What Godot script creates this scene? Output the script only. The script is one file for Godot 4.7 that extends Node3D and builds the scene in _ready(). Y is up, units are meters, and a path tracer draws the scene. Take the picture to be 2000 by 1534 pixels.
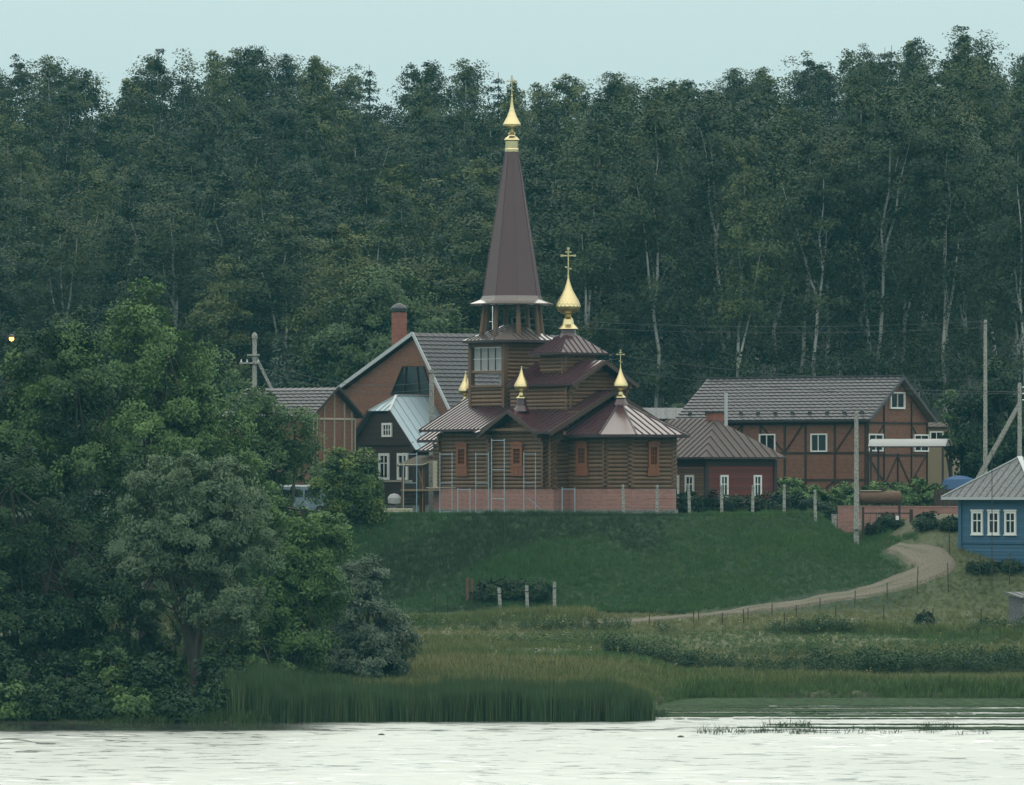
extends Node3D
# A wooden church above a river at dusk. x right, y up, z towards the camera; distances "d" are metres from the camera.
const F := 12400.0      # focal length in pixels of the 2000 px wide photograph
const EYE := 1.6
const CAMZ := 400.0
const WATER := -9.64
const T := 0.0174532925

var rng := RandomNumberGenerator.new()
var noise := FastNoiseLite.new()
var fine := FastNoiseLite.new()
var rip := FastNoiseLite.new()
var M := {}
var taken := {}


class MB:
	var v := PackedVector3Array()
	var n := PackedVector3Array()
	var c := PackedColorArray()
	var i := PackedInt32Array()
	var uv := PackedVector2Array()

	func face(p: Array, out: Vector3, col := Color.WHITE) -> void:
		var nn := Vector3.ZERO
		var o: Vector3 = p[0]
		for k in range(1, p.size() - 1):
			nn += (p[k] - o).cross(p[k + 1] - o)
		if nn.length_squared() < 1e-14:
			return
		nn = nn.normalized()
		var flip := nn.dot(out) < 0.0
		if flip:
			nn = -nn
		var b := v.size()
		for q in p:
			v.append(q)
			n.append(nn)
			c.append(col)
		for k in range(1, p.size() - 1):
			i.append(b)
			i.append(b + k if flip else b + k + 1)
			i.append(b + k + 1 if flip else b + k)

	func box(at: Vector3, size: Vector3, bs := Basis()) -> void:
		var x := bs.x * size.x * 0.5
		var y := bs.y * size.y * 0.5
		var z := bs.z * size.z * 0.5
		face([at + x - y - z, at + x + y - z, at + x + y + z, at + x - y + z], x)
		face([at - x - y - z, at - x + y - z, at - x + y + z, at - x - y + z], -x)
		face([at + y - x - z, at + y + x - z, at + y + x + z, at + y - x + z], y)
		face([at - y - x - z, at - y + x - z, at - y + x + z, at - y - x + z], -y)
		face([at + z - x - y, at + z + x - y, at + z + x + y, at + z - x + y], z)
		face([at - z - x - y, at - z + x - y, at - z + x + y, at - z - x + y], -z)

	func span(lo: Vector3, hi: Vector3) -> void:
		box((lo + hi) * 0.5, hi - lo)

	func beam(a: Vector3, b: Vector3, w: float, h: float, up := Vector3.UP) -> void:
		var x := (b - a).normalized()
		var z := x.cross(up)
		if z.length() < 0.01:
			z = x.cross(Vector3.RIGHT)
		z = z.normalized()
		box((a + b) * 0.5, Vector3((b - a).length(), h, w), Basis(x, z.cross(x), z))

	func tube(a: Vector3, b: Vector3, r0: float, r1: float, sides := 8, caps := true, c0 := Color.WHITE) -> void:
		var y := (b - a).normalized()
		var x := y.cross(Vector3.RIGHT if absf(y.x) < 0.8 else Vector3.FORWARD).normalized()
		var z := x.cross(y)
		var s := v.size()
		for k in sides + 1:
			var t := TAU * k / sides
			var dir := x * cos(t) + z * sin(t)
			v.append(a + dir * r0)
			v.append(b + dir * r1)
			n.append(dir)
			n.append(dir)
			c.append(c0)
			c.append(c0)
		for k in sides:
			var q := s + k * 2
			for e in [0, 2, 1, 2, 3, 1]:
				i.append(q + e)
		if caps:
			var ra := []
			var rb := []
			for k in sides:
				ra.append(v[s + k * 2])
				rb.append(v[s + k * 2 + 1])
			if r0 > 0.001: face(ra, -y, c0)
			if r1 > 0.001: face(rb, y, c0)

	func lathe(prof: Array, sides: int, o := Vector3.ZERO, turn := 0.0) -> void:
		for k in prof.size() - 1:
			var p: Vector2 = prof[k]
			var q: Vector2 = prof[k + 1]
			var s := v.size()
			var d := q - p
			var nr := Vector2(d.y, -d.x).normalized()
			for j in sides + 1:
				var t := TAU * j / sides + turn
				var dir := Vector3(cos(t), 0, sin(t))
				v.append(o + dir * p.x + Vector3.UP * p.y)
				v.append(o + dir * q.x + Vector3.UP * q.y)
				var nn := (dir * nr.x + Vector3.UP * nr.y).normalized()
				n.append(nn)
				n.append(nn)
				c.append(Color.WHITE)
				c.append(Color.WHITE)
			for j in sides:
				var b := s + j * 2
				for e in [0, 2, 1, 2, 3, 1]:
					i.append(b + e)

	func facets(prof: Array, sides: int, o: Vector3, turn: float) -> void:   # a lathe with flat faces
		for k in prof.size() - 1:
			var p: Vector2 = prof[k]
			var q: Vector2 = prof[k + 1]
			for j in sides:
				var t0 := TAU * j / sides + turn
				var t1 := TAU * (j + 1) / sides + turn
				var d0 := Vector3(cos(t0), 0, sin(t0))
				var d1 := Vector3(cos(t1), 0, sin(t1))
				var dd := q - p
				face([o + d0 * p.x + Vector3.UP * p.y, o + d1 * p.x + Vector3.UP * p.y, o + d1 * q.x + Vector3.UP * q.y, o + d0 * q.x + Vector3.UP * q.y], (d0 + d1) * dd.y + Vector3.UP * (-dd.x * 2.0))

	func prism(p: Array, e: Vector3) -> void:
		var mid := Vector3.ZERO
		for q in p: mid += q
		mid = mid / p.size() + e * 0.5
		var far := []
		for q in p: far.append(q + e)
		face(p, -e)
		face(far, e)
		for k in p.size():
			var a: Vector3 = p[k]
			var b: Vector3 = p[(k + 1) % p.size()]
			var ed := b - a
			var o := (a + b) * 0.5 + e * 0.5 - mid
			o = o - ed * (o.dot(ed) / maxf(ed.length_squared(), 1e-9))
			face([a, b, b + e, a + e], o)

	func leaf(p: Vector3, nn: Vector3, lon: Vector3, w: float, col: Color) -> void:
		var side := nn.cross(lon).normalized() * w
		var b := v.size()
		v.append(p - lon)
		v.append(p + side)
		v.append(p + lon)
		v.append(p - side)
		for k in 4:
			n.append(nn)
			c.append(col)
		i.append(b); i.append(b + 1); i.append(b + 2)
		i.append(b); i.append(b + 2); i.append(b + 3)

	func mesh() -> ArrayMesh:
		var a := []
		a.resize(Mesh.ARRAY_MAX)
		a[Mesh.ARRAY_VERTEX] = v
		a[Mesh.ARRAY_NORMAL] = n
		a[Mesh.ARRAY_COLOR] = c
		a[Mesh.ARRAY_INDEX] = i
		if uv.size(): a[Mesh.ARRAY_TEX_UV] = uv
		var m := ArrayMesh.new()
		m.add_surface_from_arrays(Mesh.PRIMITIVE_TRIANGLES, a)
		return m


# ---------------------------------------------------------------- helpers
func at(px: float, py: float, d: float) -> Vector3:
	return Vector3((px - 1000.0) * d / F, EYE - (py - 955.0) * d / F, CAMZ - d)


func numbered(called: String, parent: Node) -> String:
	var key := "%d/%s" % [parent.get_instance_id(), called]
	var k: int = taken.get(key, 0)
	taken[key] = k + 1
	return called if k == 0 else "%s_%03d" % [called, k]


func put(o: Node3D, called: String, parent: Node) -> void:
	o.name = numbered(called, parent)
	parent.add_child(o, true)


func obj(called: String, mb: MB, mat: Material, parent: Node = self) -> MeshInstance3D:
	return inst(called, mb.mesh(), mat, parent)


func inst(called: String, m: Mesh, mat: Material, parent: Node = self) -> MeshInstance3D:
	var o := MeshInstance3D.new()
	o.mesh = m
	o.material_override = mat
	put(o, called, parent)
	return o


func tag(o: Node, label: String, category: String, group := "", kind := "") -> void:
	if label: o.set_meta("label", label)
	if category: o.set_meta("category", category)
	if group: o.set_meta("group", group)
	if kind: o.set_meta("kind", kind)


func thing(called: String, label: String, category: String, pos: Vector3, yaw := 0.0, group := "") -> Node3D:
	var o := Node3D.new()
	put(o, called, self)
	o.position = pos
	o.rotation.y = yaw
	tag(o, label, category, group)
	return o


func dup(src: Node3D, called: String, pos: Vector3, yaw: float, sc: Vector3, label: String, group: String) -> Node3D:
	var r: Node3D = src.duplicate()
	put(r, called, self)
	r.position = pos
	r.rotation = Vector3(0, yaw, 0)
	r.scale = sc
	r.set_meta("label", label)
	r.set_meta("group", group)
	return r


func lin(r: float, g: float, b: float) -> Color:
	return Color(r, g, b).linear_to_srgb()


func mat(r: float, g: float, b: float, rough := 0.8, metal := 0.0) -> StandardMaterial3D:
	var m := StandardMaterial3D.new()
	m.albedo_color = lin(r, g, b)
	m.roughness = rough
	m.metallic = metal
	return m


func grain(m: StandardMaterial3D, seed_: int, freq: float, scale: Vector3, lo: float, hi: float, bump := 0.0, octaves := 4) -> StandardMaterial3D:
	var nz := FastNoiseLite.new()
	nz.seed = seed_
	nz.frequency = freq
	nz.fractal_octaves = octaves
	var t := NoiseTexture2D.new()
	t.width = 256
	t.height = 256
	t.seamless = true
	t.noise = nz
	var ramp := Gradient.new()
	ramp.set_color(0, Color(lo, lo, lo))
	ramp.set_color(1, Color(hi, hi, hi))
	t.color_ramp = ramp
	m.albedo_texture = t
	m.uv1_triplanar = true
	m.uv1_scale = scale
	if bump > 0.0:
		var h := NoiseTexture2D.new()
		h.width = 256
		h.height = 256
		h.seamless = true
		h.noise = nz
		m.heightmap_enabled = true
		m.heightmap_texture = h
		m.heightmap_scale = bump
	return m


func brick_mat(r: float, g: float, b: float, mortar: float) -> StandardMaterial3D:
	# courses seen from 400 m: colour and fine relief only
	var im := Image.create(128, 128, false, Image.FORMAT_RGB8)
	var hm := Image.create(128, 128, false, Image.FORMAT_RGB8)
	var rr := RandomNumberGenerator.new()
	rr.seed = 77
	var tone := []
	for k in 256: tone.append(rr.randf_range(0.72, 1.12))
	for y in 128:
		for x in 128:
			var row := y / 8
			var xx := (x + (8 if row % 2 == 1 else 0)) % 128
			var joint := y % 8 == 0 or xx % 16 == 0
			var t: float = tone[(row * 8 + xx / 16) % 256] * (0.94 + 0.12 * rr.randf())
			if joint:
				im.set_pixel(x, y, Color(mortar, mortar * 0.95, mortar * 0.9).linear_to_srgb())
			else:
				im.set_pixel(x, y, Color(r * t, g * t, b * t).linear_to_srgb())
			hm.set_pixel(x, y, Color.BLACK if joint else Color.WHITE)
	var m := StandardMaterial3D.new()
	m.albedo_texture = ImageTexture.create_from_image(im)
	m.heightmap_enabled = true
	m.heightmap_texture = ImageTexture.create_from_image(hm)
	m.heightmap_scale = 0.6
	m.uv1_triplanar = true
	m.uv1_scale = Vector3(0.48, 0.75, 0.48)
	m.roughness = 0.9
	return m


func foliage(rough := 0.65) -> StandardMaterial3D:
	var m := StandardMaterial3D.new()
	m.vertex_color_use_as_albedo = true
	m.roughness = rough
	m.metallic_specular = 0.3
	m.backlight_enabled = true
	m.backlight = Color(0.4, 0.44, 0.2)
	return m


# ---------------------------------------------------------------- the ground
func shore(x: float) -> float:
	var w := 1.2 * noise.get_noise_2d(x * 3.0, 7.0)
	if x < -13.0: return 305.0 + w
	if x < -7.0: return lerpf(305.0, 317.0, smoothstep(-13.0, -7.0, x)) + w
	return lerpf(317.0, 340.0, smoothstep(5.0, 10.0, x)) + w


const PROFILE := [[373.0, -7.0], [384.0, -6.0], [393.0, -3.3], [400.0, -1.5], [415.0, -0.25], [445.0, 0.0], [470.0, 1.6], [520.0, 8.0], [600.0, 18.0], [700.0, 26.0], [950.0, 31.0]]


func ground(x: float, d: float) -> float:
	var s := shore(x)
	var b: float
	if d < s:
		b = maxf(WATER - (s - d) * 0.16 - 0.05, -12.5)
	elif d < 373.0:
		var t := (d - s) / (373.0 - s)
		b = lerpf(WATER, -7.0, t) + 0.25 * smoothstep(0.0, 0.03, t)
	else:
		b = 31.0
		for k in PROFILE.size() - 1:
			if d < PROFILE[k + 1][0]:
				b = lerpf(PROFILE[k][1], PROFILE[k + 1][1], (d - PROFILE[k][0]) / (PROFILE[k + 1][0] - PROFILE[k][0]))
				break
	b += 1.8 * smoothstep(21.0, 27.0, x) * smoothstep(382.0, 391.0, d) * (1.0 - smoothstep(397.0, 408.0, d))
	var dx := maxf(x - 15.0, 0.0)
	var dd := maxf(399.5 - d, 0.0)
	var dist := maxf(Vector2(dx, dd).length() - 4.0, 0.0)
	if d > 440.0:
		dist += (d - 440.0)
	var m := -0.25 - 0.56 * dist - 0.35 * smoothstep(0.0, 1.5, dist) + 0.25
	if dist <= 0.0: m = -0.12
	var k2 := 0.5
	var hh := clampf(0.5 + 0.5 * (m - b) / k2, 0.0, 1.0)
	var y := lerpf(b, m, hh) + k2 * hh * (1.0 - hh) * 0.5
	if d > s:
		y += (0.22 * noise.get_noise_2d(x * 2.0, d * 2.0) + 0.07 * fine.get_noise_2d(x * 6.0, d * 6.0)) * smoothstep(0.0, 6.0, d - s) * (0.25 if dist <= 0.0 and d < 440.0 else 1.0)
	return y


func hit(px: float, py: float, d0 := 300.0, d1 := 480.0) -> Vector3:   # the point of the ground that lies on this line of sight
	var d := d0
	while d < d1:
		var p := at(px, py, d)
		if p.y <= ground(p.x, d):
			return Vector3(p.x, ground(p.x, d), p.z)
		d += 0.1
	var q := at(px, py, d1)
	return Vector3(q.x, ground(q.x, d1), q.z)


func foot(px: float, d: float) -> Vector3:
	var x := (px - 1000.0) * d / F
	return Vector3(x, ground(x, d), CAMZ - d)


func path_points() -> PackedVector3Array:
	var c := Curve3D.new()
	for q in [[1120, 1222], [1200, 1217], [1320, 1208], [1450, 1194], [1560, 1181], [1650, 1165], [1725, 1145], [1785, 1128], [1836, 1112], [1846, 1099], [1805, 1083], [1745, 1070]]:
		var h := hit(q[0], q[1])
		c.add_point(Vector3(h.x, 0, h.z))
	for k in c.point_count:
		var a := c.get_point_position(maxi(k - 1, 0))
		var b := c.get_point_position(mini(k + 1, c.point_count - 1))
		c.set_point_in(k, (a - b) * 0.16)
		c.set_point_out(k, (b - a) * 0.16)
	c.bake_interval = 0.35
	var p := c.get_baked_points()
	for pass_ in 40:
		for k in range(1, p.size() - 1):
			p[k] = p[k] * 0.5 + (p[k - 1] + p[k + 1]) * 0.25
	return p


var path_pts := PackedVector3Array()


func off_path(x: float, z: float) -> float:
	var best := 99.0
	for k in range(0, path_pts.size(), 3):
		var p := path_pts[k]
		best = minf(best, Vector2(p.x - x, p.z - z).length())
	return best


func below_path(x: float, z: float) -> bool:   # on the river side of the track
	if x < 3.6: return z > 17.0
	var best := 99.0
	var pz := 0.0
	for k in range(0, path_pts.size(), 3):
		var p := path_pts[k]
		if absf(p.x - x) < best and p.z > 9.0:
			best = absf(p.x - x)
			pz = p.z
	return z > pz


func build_ground() -> void:
	var xs := []
	var x := -45.0
	while x <= 45.0:
		xs.append(x)
		x += 0.6
	var step := 1.0
	while x < 420.0:
		xs.append(x)
		xs.push_front(-x)
		step = minf(step * 1.3, 40.0)
		x += step
	xs.sort()
	var ds := []
	var d := -60.0
	while d < 280.0:
		ds.append(d)
		d += 40.0
	d = 290.0
	while d < 420.0:
		ds.append(d)
		d += 0.6
	while d < 950.0:
		ds.append(d)
		d += 2.0 if d < 500.0 else 8.0
	var mb := MB.new()
	for q in ds:
		for p in xs:
			var dip := 0.0
			if q > 380.0 and q < 403.0 and p > 2.0 and p < 32.0:
				dip = 0.14 * (1.0 - smoothstep(lerpf(0.4, 0.95, smoothstep(20.0, 23.0, p)), lerpf(1.0, 1.5, smoothstep(20.0, 23.0, p)), off_path(p, CAMZ - q)))
			mb.v.append(Vector3(p, ground(p, q) - dip, CAMZ - q))
			var e := 0.5
			mb.n.append(Vector3(ground(p - e, q) - ground(p + e, q), 2.0 * e, ground(p, q + e) - ground(p, q - e)).normalized())
			var g := 0.5 + 0.5 * noise.get_noise_2d(p * 1.3 + 90.0, q * 2.5)
			var col := Color(0.06, 0.088, 0.034).lerp(Color(0.12, 0.118, 0.055), g)          # meadow
			if q > 383.5:
				col = col.lerp(Color(0.03, 0.058, 0.023), smoothstep(383.0, 386.0, q) * smoothstep(26.0, 22.0, p))  # fresh grass of the mound
			if q > 450.0:
				col = Color(0.035, 0.05, 0.025)
			if p > 22.0 and q > 396.0 and q < 430.0:
				col = col.lerp(Color(0.12, 0.105, 0.07), 0.5 * smoothstep(22.0, 25.0, p))
			if q < shore(p) + 0.5:
				col = Color(0.05, 0.045, 0.035)
			mb.c.append(col)
	var w := xs.size()
	for r in ds.size() - 1:
		for k in w - 1:
			var b := r * w + k
			for e in [b, b + w, b + 1, b + 1, b + w, b + w + 1]:
				mb.i.append(e)
	var m := mat(1, 1, 1, 0.95)
	m.vertex_color_use_as_albedo = true
	grain(m, 5, 0.03, Vector3(0.35, 0.35, 0.35), 0.55, 1.25, 3.0)
	m.uv1_world_triplanar = true
	tag(obj("ground", mb, m), "grassy bank, round mound and rising slope behind the village", "ground", "", "structure")


func build_path() -> void:
	var mb := MB.new()
	var n := path_pts.size()
	var wide := 9
	for k in n:
		var p := path_pts[k]
		var t := (path_pts[mini(k + 1, n - 1)] - path_pts[maxi(k - 1, 0)]).normalized()
		var side := Vector3(-t.z, 0, t.x)
		var w := lerpf(0.6, 1.2, smoothstep(0.45, 0.75, float(k) / n)) * lerpf(1.0, 0.5, smoothstep(0.84, 1.0, float(k) / n)) + 0.2 * noise.get_noise_1d(k * 2.0)
		var ta := (path_pts[maxi(k - 4, 0)] - path_pts[maxi(k - 7, 0)])
		var tb := (path_pts[mini(k + 7, n - 1)] - path_pts[mini(k + 4, n - 1)])
		var bend := Vector2(ta.x, ta.z).angle_to(Vector2(tb.x, tb.z)) / 3.85
		for j in wide:
			var s := (float(j) / (wide - 1) * 2.0 - 1.0)
			var ww := minf(w, 0.6 / maxf(absf(bend), 0.01)) if s * bend > 0.0 else w
			var q := p + side * s * ww
			var y := ground(q.x, CAMZ - q.z) + 0.1 - (0.05 if absf(absf(s) - 0.5) < 0.2 else 0.0) - 0.34 * smoothstep(0.7, 1.0, absf(s))
			mb.v.append(Vector3(q.x, y + 0.02, q.z))
			mb.n.append(Vector3.UP)
			var green := (1.0 - smoothstep(0.1, 0.3, absf(s))) * clampf(0.55 + 1.5 * noise.get_noise_2d(q.x * 8.0, q.z * 8.0), 0.0, 1.0) + smoothstep(0.6, 1.0, absf(s)) * clampf(0.6 + 2.0 * noise.get_noise_2d(q.x * 12.0, q.z * 12.0 + 60.0), 0.0, 1.0)
			mb.c.append(Color(0.16, 0.14, 0.105).lerp(Color(0.07, 0.085, 0.035), clampf(green, 0.0, 1.0)))
	for k in n - 1:
		for j in wide - 1:
			var b := k * wide + j
			for e in [b, b + wide, b + 1, b + 1, b + wide, b + wide + 1]:
				mb.i.append(e)
	var m := mat(1, 1, 1, 0.95)
	m.vertex_color_use_as_albedo = true
	grain(m, 15, 0.05, Vector3(0.6, 0.6, 0.6), 0.7, 1.2, 2.0)
	m.uv1_world_triplanar = true
	tag(obj("dirt_path", mb, m), "pale dirt track with two ruts curving round the foot of the mound", "path", "", "structure")


func wave(x: float, d: float) -> float:
	var calm := lerpf(1.0, 0.2, smoothstep(286.0, 300.0, d)) * (0.75 + 0.6 * noise.get_noise_2d(x * 0.7, d * 0.9 + 70.0))
	return 1.5 * calm * (0.075 * rip.get_noise_2d(x * 0.45, d * 1.0) + 0.04 * rip.get_noise_2d(x * 1.1 + 300.0, d * 2.4))


func build_water() -> void:
	var mb := MB.new()
	var xs := [-420.0, -120.0]
	var x := -46.0
	while x <= 46.0:
		xs.append(x)
		x += 0.5
	xs.append_array([120.0, 420.0])
	var ds := [-70.0, 100.0, 200.0]
	var d := 232.0
	while d <= 346.0:
		ds.append(d)
		d += 0.22
	ds.append(352.0)
	for q in ds:
		for p in xs:
			var near: bool = q > 230.0 and q < 350.0 and absf(p) < 47.0
			mb.v.append(Vector3(p, WATER + (wave(p, q) if near else 0.0), CAMZ - q))
			mb.uv.append(Vector2((p + 47.0) / 94.0, (q - 232.0) / 114.0))
			mb.n.append(Vector3(wave(p - 0.1, q) - wave(p + 0.1, q), 0.2, wave(p, q + 0.1) - wave(p, q - 0.1)).normalized() if near else Vector3.UP)
			mb.c.append(Color.WHITE)
	var w := xs.size()
	for r in ds.size() - 1:
		for k in w - 1:
			var b := r * w + k
			for e in [b, b + w, b + 1, b + 1, b + w, b + w + 1]:
				mb.i.append(e)
	var m := mat(0.4, 0.425, 0.405, 1.0, M.water_metal)
	# where the wind ruffles the surface and where it lies calm: sheltered strips under the trees and in the backwater
	var im := Image.create(1024, 1024, false, Image.FORMAT_L8)
	for v in 1024:
		var dd := 232.0 + 114.0 * v / 1024.0
		for u in 1024:
			var xx := -47.0 + 94.0 * u / 1024.0
			var n1 := rip.get_noise_2d(xx * 0.95, dd * 1.8 + 400.0)
			var n2 := noise.get_noise_2d(xx * 0.9, dd * 3.0)
			var r := 0.45 - 0.2 * smoothstep(0.16, 0.42, n1)
			r -= 0.04 * smoothstep(0.1, 0.4, n2)
			var lee := smoothstep(292.0, 296.0, dd + 3.0 * n2) * smoothstep(-6.0, -13.0, xx + 4.0 * n2)
			lee = maxf(lee, 0.55 * smoothstep(310.0, 314.0, dd + 5.0 * n2) * smoothstep(5.0, 8.0, xx) * smoothstep(-0.25, 0.0, n2 + n1 + 0.12))
			lee = maxf(lee, 0.8 * smoothstep(4.0, 0.0, absf(dd - 296.0 + 5.0 * n2)) * smoothstep(0.0, 0.3, n1 + 0.12))
			im.set_pixel(u, v, Color.from_hsv(0, 0, clampf(lerpf(r, 0.08, lee), 0.06, 0.7)))
	m.roughness_texture = ImageTexture.create_from_image(im)
	m.texture_repeat = false
	tag(obj("river_water", mb, m), "pale rippled river water in front of the reeds", "water", "", "structure")


# ---------------------------------------------------------------- plants
func rdir() -> Vector3:
	var z := rng.randf_range(-1.0, 1.0)
	var t := rng.randf() * TAU
	var r := sqrt(1.0 - z * z)
	return Vector3(r * cos(t), z, r * sin(t))


func shade(c: Color, k: float) -> Color:
	return Color(c.r * k, c.g * k, c.b * k)


# blobs: [centre, radii] of the envelope; each clump is a little cloud of leaf-sized faces
func crown(mb: MB, blobs: Array, clumps: int, each: int, spread: float, leaf: Vector2, cols: Array, droop := 0.0, shell := 0.55) -> Array:
	var spots := []
	var weight := []
	var total := 0.0
	for b in blobs:
		total += pow(b[1].x * b[1].y * b[1].z, 0.7)
		weight.append(total)
	for k in clumps:
		var r := rng.randf() * total
		var w := 0
		while weight[w] < r: w += 1
		var mid: Vector3 = blobs[w][0]
		var rad: Vector3 = blobs[w][1]
		var dir := rdir()
		var far := lerpf(shell, 1.0, sqrt(rng.randf())) * (1.0 + 0.3 * noise.get_noise_3d(dir.x * 60.0 + mid.x * 9.0, dir.y * 60.0, dir.z * 60.0 + mid.y * 7.0))
		var p := mid + dir * rad * far
		spots.append(p)
		var tone := rng.randf_range(0.84, 1.18)
		var base: Color = cols[rng.randi() % cols.size()]
		var cs := spread * rng.randf_range(0.65, 1.3)
		var outw := (dir + Vector3.UP * 0.5).normalized()
		for j in each:
			var q := rdir() * pow(rng.randf(), 0.45) * cs
			q.y = q.y * 0.7 - droop * rng.randf() * cs - q.length_squared() / cs * 0.2
			var nn := (outw * 1.15 + rdir() * 0.85).normalized()
			var lon := nn.cross(rdir())
			if droop > 0.0: lon = lon + Vector3.DOWN * droop * 2.0
			lon = (lon - nn * lon.dot(nn)).normalized()
			var s := rng.randf_range(0.7, 1.3)
			mb.leaf(p + q, nn, lon * leaf.x * 0.5 * s, leaf.y * 0.5 * s, shade(base, tone * rng.randf_range(0.88, 1.12)))
	return spots


func limb(mb: MB, pts: Array, r0: float, r1: float, sides: int, col: Color) -> void:
	for k in pts.size() - 1:
		var a := float(k) / (pts.size() - 1)
		var b := float(k + 1) / (pts.size() - 1)
		mb.tube(pts[k], pts[k + 1], lerpf(r0, r1, a), lerpf(r0, r1, b), sides, false, shade(col, rng.randf_range(0.75, 1.2)))


func wander(a: Vector3, b: Vector3, n: int, wob: float) -> Array:
	var out := [a]
	for k in range(1, n):
		out.append(a.lerp(b, float(k) / n) + Vector3(rng.randf_range(-wob, wob), 0, rng.randf_range(-wob, wob)))
	out.append(b)
	return out


func tree_proto(called: String, tb: MB, cb: MB, bark: Material, leaves: Material) -> Node3D:
	var o := Node3D.new()
	o.name = called
	inst("trunk", tb.mesh(), bark, o)
	inst("crown", cb.mesh(), leaves, o)
	return o


func birch(h: float, tall: bool, cols: Array, thick := 1.0) -> Node3D:
	var tb := MB.new()
	var cb := MB.new()
	var white := Color(0.42, 0.42, 0.39)
	var lean := Vector3(rng.randf_range(-1.6, 1.6), 0, rng.randf_range(-1, 1))
	var top := Vector3(0, h * 0.93, 0) + lean
	var line := wander(Vector3.ZERO, top, 9, 0.22)
	limb(tb, line, 0.16, 0.03, 6, white)
	var blobs := []
	if tall:
		var f := int(rng.randi_range(3, 5))
		var forks := []
		for k in rng.randi_range(1, 2):
			var s: Vector3 = line[f + k]
			var e := s + Vector3(rng.randf_range(-3.0, 3.0), h * rng.randf_range(0.3, 0.42), rng.randf_range(-1.5, 1.5))
			limb(tb, wander(s, e, 5, 0.15), 0.1, 0.025, 5, white)
			forks.append(e)
		blobs.append([Vector3(lean.x, h * 0.78, lean.z), Vector3(2.7, h * 0.22, 2.7)])
		for e in forks:
			blobs.append([e + Vector3(0, -h * 0.05, 0), Vector3(2.3, h * 0.15, 2.3)])
		blobs.append([Vector3(lean.x * 0.5, h * 0.5, 0), Vector3(2.6, h * 0.12, 2.6)])
		blobs.append([Vector3(lean.x * 0.2, h * 0.26, 0), Vector3(2.4, h * 0.12, 2.4)])
	else:
		blobs.append([Vector3(lean.x, h * 0.8, lean.z), Vector3(2.4, h * 0.19, 2.4)])
		blobs.append([Vector3(lean.x * 0.7, h * 0.6, 0), Vector3(3.5, h * 0.2, 3.3)])
		blobs.append([Vector3(lean.x * 0.4, h * 0.36, 0), Vector3(3.7, h * 0.2, 3.4)])
		for k in 5:
			blobs.append([Vector3(rng.randf_range(-2.9, 2.9), h * rng.randf_range(0.42, 0.8), rng.randf_range(-2.4, 2.4)), Vector3(1.7, h * 0.09, 1.7)])
	var spots := crown(cb, blobs, int((165 if tall else 270) * thick), 84, 0.95, Vector2(0.22, 0.13), cols, 0.3, 0.25)
	crown(cb, [[Vector3(lean.x, h * 0.9, lean.z), Vector3(1.3, h * 0.1, 1.3)], [Vector3(lean.x, h * 0.97, lean.z), Vector3(0.5, h * 0.05, 0.5)]], 26, 70, 0.55, Vector2(0.2, 0.12), cols, 0.2, 0.1)
	for k in range(0, spots.size(), 9):
		var e: Vector3 = spots[k]
		var at_line := clampf((e.y - 1.6 - 0.25 * Vector2(e.x, e.z).length()) / (h * 0.93) * 9.0, 1.0, 8.9)
		var s: Vector3 = line[int(at_line)].lerp(line[int(at_line) + 1], at_line - int(at_line))
		limb(tb, [s, s.lerp(e, 0.5) + Vector3(0, 0.35, 0), e], 0.035, 0.01, 3, shade(white, 0.4))
	return tree_proto("birch_tree", tb, cb, M.bark_white, M.leaf)


func broadleaf(blobs: Array, clumps: int, each: int, spread: float, leaf: Vector2, cols: Array, trunk: Array, droop := 0.1) -> Node3D:
	# trunk: list of [points, r0, r1]
	var tb := MB.new()
	var cb := MB.new()
	for t in trunk:
		limb(tb, t[0], t[1], t[2], 8, Color(0.06, 0.054, 0.045))
	var spots := crown(cb, blobs, clumps, each, spread, leaf, cols, droop)
	for k in range(0, spots.size(), 6):
		var e: Vector3 = spots[k]
		var t: Array = trunk[rng.randi() % trunk.size()][0]
		var s: Vector3 = t[clampi(rng.randi_range(1, t.size() - 1), 0, t.size() - 1)]
		if (e - s).length() < 9.0:
			limb(tb, [s, s.lerp(e, 0.5) + Vector3(0, 0.4, 0), e], 0.07, 0.015, 4, Color(0.05, 0.046, 0.038))
	return tree_proto("broadleaf_tree", tb, cb, M.bark, M.leaf)


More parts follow.
